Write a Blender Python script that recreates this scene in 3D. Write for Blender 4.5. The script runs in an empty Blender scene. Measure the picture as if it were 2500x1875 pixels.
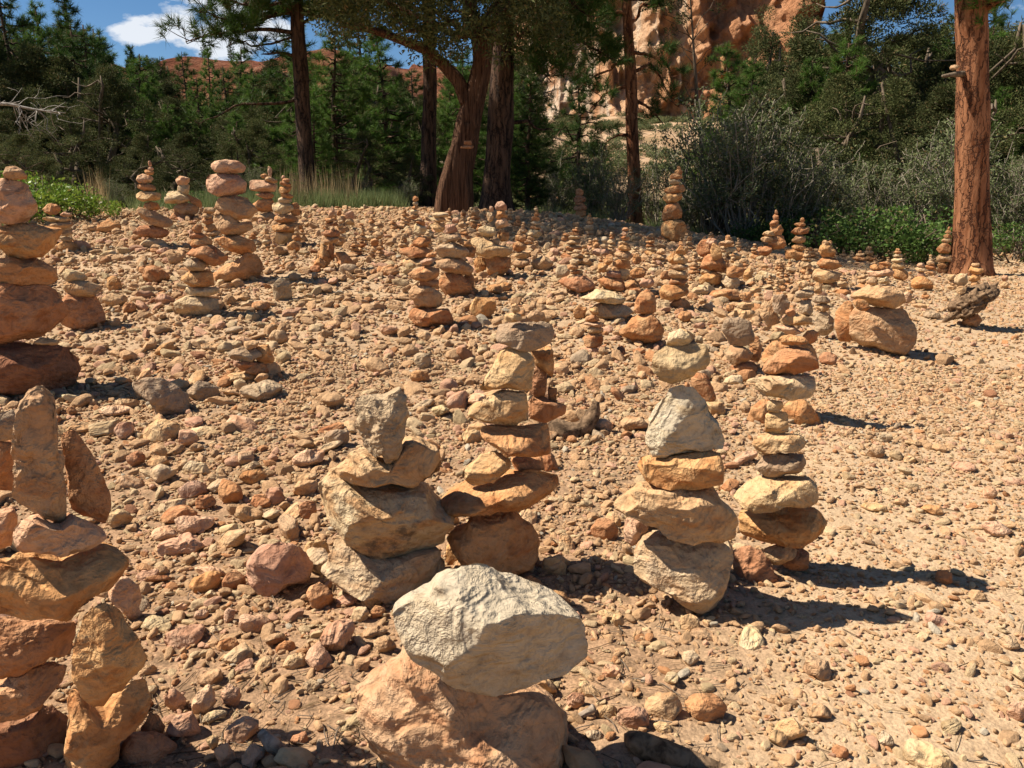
SKYS = .05; SKYV = 1.0; SUNS = 5.0; EXPO = 0.95
import bpy, math, random
import numpy as np
from math import radians, sin, cos, pi
C = bpy.context.scene.collection
rs = np.random.RandomState
F = 1945.0; PITCH = radians(14.2); CAMZ = 1.0
WIN = dict(A=(0,0,.40687), B=(800,0,.40687), C=(1600,0,.40687), D=(0,380,.31646), E=(700,440,.27125),
           F=(1200,440,.27125), G=(1700,440,.36166), H=(0,900,.36157), I=(700,740,.42194), J=(1350,740,.48232),
           K=(0,1350,.36166), L=(750,1350,.36166), M=(1500,1350,.45208), N=(1900,800,.36166), O=(0,0,1.1302))
def smooth(t): t = np.clip(t, 0, 1); return t*t*(3-2*t)
# ------------------------------------------------------------------ noise
def _h(ix, iy, iz, s):
    n = (ix*374761393 + iy*668265263 + iz*1274126177 + s*974634777) & 0xFFFFFFFF
    n = ((n ^ (n >> 13))*1274126177) & 0xFFFFFFFF
    n = ((n ^ (n >> 16))*2246822519) & 0xFFFFFFFF
    return ((n ^ (n >> 15)) & 0xFFFFFF)/float(0xFFFFFF)*2-1
def vn(P, s=0):
    P = np.asarray(P, float); i = np.floor(P).astype(np.int64); f = P-i; f = f*f*(3-2*f)
    r = 0
    for a in (0, 1):
        wx = f[..., 0] if a else 1-f[..., 0]
        for b in (0, 1):
            wy = f[..., 1] if b else 1-f[..., 1]
            for c in (0, 1):
                wz = f[..., 2] if c else 1-f[..., 2]
                r = r + wx*wy*wz*_h(i[..., 0]+a, i[..., 1]+b, i[..., 2]+c, s)
    return r
def fbm(P, s=0, o=3):
    P = np.asarray(P, float); r = 0; a = 1.
    for k in range(o): r = r+a*vn(P*2.03**k+17.3*k, s+k); a *= .5
    return r
# ------------------------------------------------------------------ terrain
def terr(x, y, det=True):
    x = np.asarray(x, float); y = np.asarray(y, float)
    z = .66*smooth((y-1.5)/9.)*(1-smooth((x+.5)/5.7))
    z = z-.22*smooth((y-11)/3)*(1-smooth((x-2)/4))
    z = z+np.where(y > 16, .12*(np.minimum(y, 62)-16), 0)*smooth((y-16)/10)
    P = np.stack([x, y, x*0+3.1], -1)
    z = z+.05*fbm(P*.55, 3, 2)*smooth((y-2)/3)
    far = smooth((y-128)/44.)
    ridge = np.where(x < -20, 21., 22.5-11*smooth((x+20)/60.))
    ridge = ridge+3.5*vn(P*.03, 5)+2.0*vn(P*.11, 6)
    z = z+far*ridge*(.85+.15*vn(P*.05, 9))
    z = z+far*(1-far)*26*(np.abs(vn(P*np.array([.09, .02, 1]), 8))-.4)+far*(1-far)*9*vn(P*np.array([.25, .05, 1]), 18)
    z = z+smooth((y-16)/20)*.5*fbm(P*.25, 12, 2)
    if det:
        near = 1-smooth((y-14)/10)
        z = z+near*(.012*fbm(P*4., 21, 2)+.005*vn(P*17., 25))
    return z
def ray(px, py):
    X = (px-1250)/F; U = -(py-937.5)/F
    return np.array([X, cos(PITCH)+U*sin(PITCH), -sin(PITCH)+U*cos(PITCH)])
def at(px, py, Y):
    d = ray(px, py); return np.array([0, 0, CAMZ])+d*(Y/d[1])
_ts = .9*1.012**np.arange(420)
def hit(px, py):
    d = ray(px, py); d = d/d[1]
    P = np.array([0, 0, CAMZ])+_ts[:, None]*d
    dz = P[:, 2]-terr(P[:, 0], P[:, 1], False)
    k = np.where(dz < 0)[0]
    if len(k) == 0: return P[-1]
    k = k[0]
    if k == 0: return P[0]
    a = dz[k-1]/(dz[k-1]-dz[k]); return P[k-1]*(1-a)+P[k]*a
# ------------------------------------------------------------------ mesh helpers
def newmesh(name, V, Fc, mats=(), smooth_=True, uv=None, midx=None):
    """V (n,3); Fc: (m,k) array or list of arrays of constant k"""
    me = bpy.data.meshes.new(name)
    Fl = Fc if isinstance(Fc, list) else [Fc]
    Fl = [np.asarray(f, np.int32) for f in Fl if len(f)]
    nl = sum(f.size for f in Fl); nf = sum(len(f) for f in Fl)
    me.vertices.add(len(V)); me.vertices.foreach_set('co', np.asarray(V, np.float32).ravel())
    me.loops.add(nl); me.polygons.add(nf)
    me.loops.foreach_set('vertex_index', np.concatenate([f.ravel() for f in Fl]))
    tot = np.concatenate([np.full(len(f), f.shape[1], np.int32) for f in Fl])
    st = np.concatenate([[0], np.cumsum(tot)[:-1]]).astype(np.int32)
    me.polygons.foreach_set('loop_start', st); me.polygons.foreach_set('loop_total', tot)
    me.polygons.foreach_set('use_smooth', np.full(nf, smooth_, bool))
    for m in mats: me.materials.append(m)
    if midx is not None: me.polygons.foreach_set('material_index', np.asarray(midx, np.int32))
    me.update(calc_edges=True)
    return me
def link(name, me, parent=None, loc=None, rot=None, scl=None):
    o = bpy.data.objects.new(name, me); C.objects.link(o)
    if parent: o.parent = parent
    if loc is not None: o.location = [float(v) for v in loc]
    if rot is not None: o.rotation_euler = [float(v) for v in rot]
    if scl is not None: o.scale = [float(v) for v in scl] if hasattr(scl, '__len__') else (scl,)*3
    return o
def tag(o, label=None, cat=None, group=None, kind=None):
    if label: o['label'] = label
    if cat: o['category'] = cat
    if group: o['group'] = group
    if kind: o['kind'] = kind
    return o
def ico(n):
    import bmesh
    bm = bmesh.new(); bmesh.ops.create_icosphere(bm, subdivisions=n, radius=1)
    V = np.array([v.co[:] for v in bm.verts]); Fc = np.array([[v.index for v in f.verts] for f in bm.faces])
    bm.free(); V /= np.linalg.norm(V, axis=1)[:, None]; return V, Fc
ICO = {n: ico(n) for n in (2, 3, 4, 5, 6, 7)}
# ------------------------------------------------------------------ materials
def mat(name):
    m = bpy.data.materials.new(name); m.use_nodes = True
    nt = m.node_tree; nt.nodes.clear()
    out = nt.nodes.new('ShaderNodeOutputMaterial'); b = nt.nodes.new('ShaderNodeBsdfPrincipled')
    nt.links.new(b.outputs[0], out.inputs[0]); b.inputs['Roughness'].default_value = .92
    b.inputs['Specular IOR Level'].default_value = .15
    return m, nt, b
def N(nt, t, ins=None, **kw):
    n = nt.nodes.new(t)
    for k, v in kw.items(): setattr(n, k, v)
    for k, v in (ins or {}).items():
        if isinstance(v, bpy.types.NodeSocket): nt.links.new(v, n.inputs[k])
        else: n.inputs[k].default_value = v
    return n
def ramp(nt, fac, stops, interp='LINEAR'):
    r = nt.nodes.new('ShaderNodeValToRGB'); nt.links.new(fac, r.inputs[0]); cr = r.color_ramp; cr.interpolation = interp
    while len(cr.elements) < len(stops): cr.elements.new(.5)
    for e, (p, c) in zip(cr.elements, stops):
        e.position = p; e.color = (c, c, c, 1) if not hasattr(c, '__len__') else (*c, 1)
    return r.outputs[0]
def mixc(nt, f, a, b, mode='MIX'):
    n = nt.nodes.new('ShaderNodeMix'); n.data_type = 'RGBA'; n.blend_type = mode
    for s, v in ((0, f), (6, a), (7, b)):
        if isinstance(v, bpy.types.NodeSocket): nt.links.new(v, n.inputs[s])
        elif hasattr(v, '__len__'): n.inputs[s].default_value = (*v, 1)
        else: n.inputs[s].default_value = v
    return n.outputs[2]
def mth(nt, op, a, b=0., clamp=False):
    n = nt.nodes.new('ShaderNodeMath'); n.operation = op; n.use_clamp = clamp
    for s, v in ((0, a), (1, b)):
        if isinstance(v, bpy.types.NodeSocket): nt.links.new(v, n.inputs[s])
        else: n.inputs[s].default_value = v
    return n.outputs[0]
def coords(nt, rnd=True, scale=1.0):
    tc = N(nt, 'ShaderNodeTexCoord'); v = tc.outputs['Object']
    if rnd:
        oi = N(nt, 'ShaderNodeObjectInfo')
        sc = N(nt, 'ShaderNodeVectorMath', {0: v, 1: (scale,)*3}, operation='MULTIPLY')
        off = N(nt, 'ShaderNodeCombineXYZ', {0: mth(nt, 'MULTIPLY', oi.outputs['Random'], 37.), 1: mth(nt, 'MULTIPLY', oi.outputs['Random'], 91.)})
        v = N(nt, 'ShaderNodeVectorMath', {0: sc.outputs[0], 1: off.outputs[0]}, operation='ADD').outputs[0]
        return v, oi.outputs['Random']
    return v, None
PAL = dict(  # main, patch, deep
    o=((.43,.205,.085), (.50,.285,.135), (.32,.12,.045)),
    O=((.46,.205,.07), (.53,.31,.14), (.35,.125,.038)),
    q=((.50,.30,.15), (.55,.37,.21), (.44,.215,.095)),
    t=((.45,.275,.14), (.51,.345,.19), (.38,.195,.085)),
    c=((.50,.355,.195), (.53,.40,.25), (.43,.255,.125)),
    l=((.47,.32,.17), (.50,.385,.235), (.40,.22,.10)),
    p=((.49,.275,.165), (.55,.355,.225), (.41,.20,.105)),
    g=((.37,.265,.165), (.43,.315,.195), (.30,.19,.105)),
    y=((.43,.31,.165), (.48,.36,.205), (.36,.235,.115)),
    w=((.42,.35,.25), (.47,.385,.265), (.37,.27,.16)),
    r=((.41,.195,.09), (.48,.26,.135), (.32,.135,.055)),
    b=((.27,.125,.062), (.33,.17,.088), (.20,.085,.04)))
def rockmat(name, cols, scale=1.0, lichen=False, rnd=True, bumpd=.9, fine=1.0):
    m, nt, b = mat(name); v, r = coords(nt, True, scale)
    n1 = N(nt, 'ShaderNodeTexNoise', {'Vector': v, 'Scale': 11., 'Detail': 3., 'Roughness': .62, 'Distortion': .6})
    st = N(nt, 'ShaderNodeMapping', {'Vector': v, 'Rotation': (.5, .35, .2), 'Scale': (7., 7., 17.)})
    n2 = N(nt, 'ShaderNodeTexNoise', {'Vector': st.outputs[0], 'Scale': 1.6, 'Detail': 3., 'Roughness': .6})
    n5 = N(nt, 'ShaderNodeTexNoise', {'Vector': v, 'Scale': 42., 'Detail': 4., 'Roughness': .72, 'Distortion': .3})
    c = mixc(nt, ramp(nt, n1.outputs[0], [(.40, 0.), (.62, 1.)]), cols[0], cols[1])
    c = mixc(nt, ramp(nt, n2.outputs[0], [(.50, 0.), (.68, .85)]), c, cols[2])
    c = mixc(nt, 1., c, ramp(nt, n5.outputs[0], [(.30, .70), (.48, 1.), (.70, 1.16)]), 'MULTIPLY')
    if lichen:
        n4 = N(nt, 'ShaderNodeTexNoise', {'Vector': v, 'Scale': 7., 'Detail': 6., 'Roughness': .72})
        c = mixc(nt, ramp(nt, n4.outputs[0], [(.56, 0.), (.63, .8)]), c, (.10, .085, .07))
    hs = N(nt, 'ShaderNodeHueSaturation', {'Color': c, 'Value': mth(nt, 'ADD', mth(nt, 'MULTIPLY', r, .26), .86), 'Hue': mth(nt, 'ADD', mth(nt, 'MULTIPLY', r, .014), .493), 'Saturation': 1.0})
    nt.links.new(hs.outputs[0], b.inputs['Base Color'])
    h = mth(nt, 'ADD', mth(nt, 'MULTIPLY', n1.outputs[0], .8), mth(nt, 'ADD', mth(nt, 'MULTIPLY', n2.outputs[0], .25), mth(nt, 'MULTIPLY', mth(nt, 'MULTIPLY', n5.outputs[0], .75*fine), ramp(nt, n1.outputs[0], [(.38, .35), (.62, 1.)]))))
    bp = N(nt, 'ShaderNodeBump', {'Height': h, 'Strength': bumpd, 'Distance': .028})
    nt.links.new(bp.outputs[0], b.inputs['Normal'])
    return m
ROCK = {k: rockmat('rock_'+n, PAL[k], lichen=(k == 'l')) for k, n in dict(o='orange', O='bright_orange', t='tan', c='cream', l='lichened', p='pink', g='grey', y='yellow', w='white', q='peach', r='rust', b='brown').items()}
CNAME = dict(o='orange', O='bright orange', t='tan', c='cream', l='cream', p='pinkish', g='grey-tan', y='yellowish', w='whitish', q='peach-coloured', r='rust-coloured', b='dark brown')
# ------------------------------------------------------------------ rock geometry
def poly_radius(poly, th):
    """radius of closed polygon (k,2) around origin along angles th (star-shaped reading)"""
    A = poly; B = np.roll(poly, -1, 0)
    dx, dy = np.cos(th), np.sin(th)
    e = B-A; den = dx[:, None]*e[None, :, 1]-dy[:, None]*e[None, :, 0]
    den = np.where(np.abs(den) < 1e-9, 1e-9, den)
    t = (A[None, :, 0]*e[None, :, 1]-A[None, :, 1]*e[None, :, 0])/den
    s = (A[None, :, 0]*dy[:, None]-A[None, :, 1]*dx[:, None])/den
    ok = (s >= -1e-6) & (s <= 1+1e-6) & (t > 0)
    return np.where(ok, t, 0).max(1)
def rock(poly, D, seed, lv=4, cuts=(), rough=1.0, rim=.0):
    """poly: (k,2) outline in metres round the origin (x right, z up); D: half depth"""
    r = rs(seed); V, Fc = ICO[lv]
    d = V.copy(); rho = np.sqrt(d[:, 0]**2+d[:, 2]**2)+1e-9; th = np.arctan2(d[:, 2], d[:, 0])
    tt = np.linspace(-pi, pi, 361); R0 = poly_radius(poly, tt); R0 = np.where(R0 <= 1e-6, R0[R0 > 0].mean(), R0)
    k = np.array([.2, .6, .2]); Rp = np.concatenate([R0[-2:-1], R0, R0[1:2]]); R0 = np.convolve(Rp, k, 'valid'); R0[-1] = R0[0]
    R = np.interp(th, tt, R0)
    W = max(np.ptp(poly[:, 0])/2, 1e-4); H = max(np.ptp(poly[:, 1])/2, 1e-4)
    S = np.array([W, D, H])
    # a broken block: the meeting of random planes, then fitted to the outline
    k = r.randint(11, 17); i = np.arange(k)+.5; ph = np.arccos(1-2*i/k); ga = i*2.39996+r.uniform(0, 6.28)
    nn = np.stack([np.cos(ga)*np.sin(ph), np.sin(ga)*np.sin(ph), np.cos(ph)], 1)+r.normal(0, .22, (k, 3)); nn /= np.linalg.norm(nn, axis=1)[:, None]
    off = r.uniform(.70, 1.0, k); dn = d@nn.T; t = np.where(dn > .05, off/np.maximum(dn, .05), 9).min(1); t = np.minimum(t, 1.5)
    t = t*.86+.14*.95
    Q = d*t[:, None]; rq = np.hypot(Q[:, 0], Q[:, 2]); nb = 48; bi = ((th+pi)/(2*pi)*nb).astype(int) % nb
    sm = np.zeros(nb); np.maximum.at(sm, bi, rq); sm = np.where(sm < .2, np.median(sm), sm); sm = (np.roll(sm, 1)+2*sm+np.roll(sm, -1))/4
    sx = np.interp(th, (np.arange(-1, nb+1)+.5)/nb*2*pi-pi, np.concatenate([sm[-1:], sm, sm[:1]]))
    f = np.minimum(rq/sx, 1.)*R/np.maximum(rq, 1e-6)
    Q = np.stack([Q[:, 0]*f/W, Q[:, 1]/np.abs(Q[:, 1]).max(), Q[:, 2]*f/H], 1)
    m = (W*H*D)**(1/3.); Nn = d; o = r.uniform(0, 99, 3)
    g = (.05*fbm(Q*.9+o, seed, 2)+.02*(1-2*np.abs(vn(Q*2.+o, seed+5))))*rough
    Q = Q+Nn*g[:, None]*(np.array([.5, 1, .5]) if rim > 0 else 1.)
    def cut(n, off, rf=.93):
        n = np.array(n, float); n /= np.linalg.norm(n)
        if rim > 0 and abs(n[1]) > .3: off = max(off, rf*(Q[ring]@n).max())
        ex = np.maximum(Q@n-off, 0)
        if rim > 0 and abs(n[1]) > .3:      # shave along the line of sight: the outline stays
            sg = np.sign(n[1]); y = Q[:, 1]-ex/n[1]; f = (ex > 0) & (d[:, 1]*sg > 0); return np.where(f, np.where(sg < 0, np.minimum(y, np.maximum(Q[:, 1], -.02)), np.maximum(y, np.minimum(Q[:, 1], .02))), Q[:, 1])
        return ex[:, None]*n
    ring = np.abs(d[:, 1]) < .09
    def docut(n, off, rf=.93):
        c = cut(n, off, rf)
        if c.ndim == 1: Q[:, 1] = c
        else: Q[:] = Q-c
    for c in cuts: docut(c[:3], c[3], .76 if c[0] > 0 else .9)
    for i in range(3 if not len(cuts) else 1):
        n = r.normal(size=3); n /= np.linalg.norm(n)
        if abs(n[1]) < .45: n[1] += .7*np.sign(n[1]+1e-6)
        n /= np.linalg.norm(n); docut(n, (Q@n).max()*(r.uniform(.60, .84) if lv >= 5 else r.uniform(.52, .80)))
    for i in range(12 if lv >= 4 else 4):   # chipped corners
        n = r.normal(size=3); n /= np.linalg.norm(n); side = rim > 0 and abs(n[1]) <= .3
        docut(n, (Q@n).max()*((r.uniform(.93, .985) if lv >= 6 else r.uniform(.87, .965)) if side else (r.uniform(.84, .96) if lv >= 5 else r.uniform(.77, .93))))
    P = Q*S
    a = .012*fbm(P/m*2.5+o, seed+2, 2)
    if lv >= 4: a = a+.018*fbm(P/m*6+o, seed+7, 2)+.014*(.5-np.abs(vn(P/m*5.+o, seed+8)))
    if lv >= 5: a = a+.012*fbm(P/m*17+o, seed+9, 2)-.02*np.clip(vn(P/m*10+o, seed+11)-.3, 0, 1)
    if lv >= 5:   # broken bedding steps
        q = P@np.array([.25, .2, 1.])/m*6+1.8*vn(P/m*1.3+o, seed+3); f = q % 1; a = a+.035*np.where(f < .8, f, (1-f)*4)*np.clip(vn(P/m*1.1+o, seed+13)*2.2, 0, 1)
    if lv >= 4:     # chips broken out of the surface
        for i in range(30 if lv >= 5 else 10):
            q = P[r.randint(len(P))]+r.normal(size=3)*m*.05; rad = m*r.uniform(.12, .42); dd = np.linalg.norm(P-q, axis=1)/rad
            a = a-np.where(dd < 1, (1-dd)*rad/m*r.uniform(.12, .26), 0)
    P = P+(Nn*(m*a*rough)[:, None])*np.array([.8, 1, .8])
    return P, Fc
def randpoly(w, h, rot, seed):
    r = rs(seed); k = r.randint(6, 10); a = np.sort((np.arange(k)+r.uniform(-.38, .38, k))/k*2*pi+r.uniform(0, 6))
    e = r.uniform(2.1, 3.6); R = (np.abs(np.cos(a))**e+np.abs(np.sin(a))**e)**(-1/e)*r.uniform(.82, 1.12, k)
    p = np.stack([R*np.cos(a), R*np.sin(a)], 1)
    p = (p-(p.max(0)+p.min(0))/2)/(np.ptp(p, axis=0)/2)*np.array([w/2, h/2])
    t = radians(rot); c, s = cos(t), sin(t)
    return p@np.array([[c, s], [-s, c]])
def parse(line):
    tk = line.split(); win, col = tk[0], tk[1]; opt = {}; pts = []; cuts = []; ell = None
    for t in tk[2:]:
        if '=' in t:
            k, v = t.split('=')
            if k == 'cut': cuts.append([float(q) for q in v.split(',')])
            else: opt[k] = float(v)
        else:
            q = [float(z) for z in t.split(',')]
            if len(q) == 2: pts.append(q)
            else: ell = q
    x0, y0, s = WIN[win]
    if ell:
        cx, cy, w, h, rot = ell
        return dict(col=col, cx=x0+cx*s, cy=y0+cy*s, w=w*s, h=h*s, rot=rot, poly=None, opt=opt, cuts=cuts)
    p = np.array(pts)*s+np.array([x0, y0]); mn, mx = p.min(0), p.max(0)
    return dict(col=col, cx=(mn[0]+mx[0])/2, cy=(mn[1]+mx[1])/2, w=mx[0]-mn[0], h=mx[1]-mn[1], rot=0, poly=p, opt=opt, cuts=cuts)
def make_stone(name, s, Y, seed, resk=1.0):
    """s parsed stone, Y world distance of its middle plane; the plane is turned square to the line of sight"""
    c = at(s['cx'], s['cy'], Y); az = math.atan2(c[0], c[1]); nx_, ny_ = sin(az), cos(az); dist = c[0]*nx_+c[1]*ny_
    def onp(px, py):
        d = ray(px, py); t = dist/(d[0]*nx_+d[1]*ny_); q = d*t; q[2] += CAMZ
        return (q[0]-c[0])*cos(az)-(q[1]-c[1])*sin(az), q[2]-c[2]
    if s['poly'] is not None:
        poly = np.array([onp(px, py) for px, py in s['poly']])
    else:
        w_ = onp(s['cx']+s['w']/2, s['cy'])[0]-onp(s['cx']-s['w']/2, s['cy'])[0]; h_ = onp(s['cx'], s['cy']-s['h']/2)[1]-onp(s['cx'], s['cy']+s['h']/2)[1]
        poly = randpoly(w_, h_, s['rot'], seed)
    if np.sum(poly[:, 0]*np.roll(poly[:, 1], -1)-np.roll(poly[:, 0], -1)*poly[:, 1]) < 0: poly = poly[::-1]
    cen = (poly.max(0)+poly.min(0))/2; poly = poly-cen; c = c+np.array([cen[0]*cos(az), -cen[0]*sin(az), cen[1]])
    W = np.ptp(poly[:, 0])/2; H = np.ptp(poly[:, 1])/2
    av = math.atan2(CAMZ-c[2], dist); av = max(av, .02)
    D = min(min(max(W, H*.7), W*1.15)*rs(seed+1).uniform(.66, .85), .62*H/math.tan(av)+.15*W, W*1.05+.3*H)
    D = s['opt'].get('D', D)
    k = math.sqrt(max(1-(D*math.tan(av)/H)**2, .86)); poly = poly*np.array([.99, k])
    px = max(s['w'], s['h'])*.41
    lv = 3 if px < 9 else 4 if px < 46 else 5 if px < 80 else 6
    lv = int(s['opt'].get('lv', lv))
    V, Fc = rock(poly, D, seed, lv, s['cuts'], s['opt'].get('rg', .85) if s['poly'] is not None else 1., .95 if s['poly'] is not None else .8)
    me = newmesh(name, V, Fc, [ROCK[s['col']]])
    o = link(name, me, loc=c, rot=(0, 0, -az))
    s['az'] = az
    return o, c, (W, D, H)
def shape_word(s):
    a = s['w']/max(s['h'], 1)
    return 'flat' if a > 2.1 else 'oblong' if a > 1.45 else 'chunky' if a > .8 else 'upright'
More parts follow.
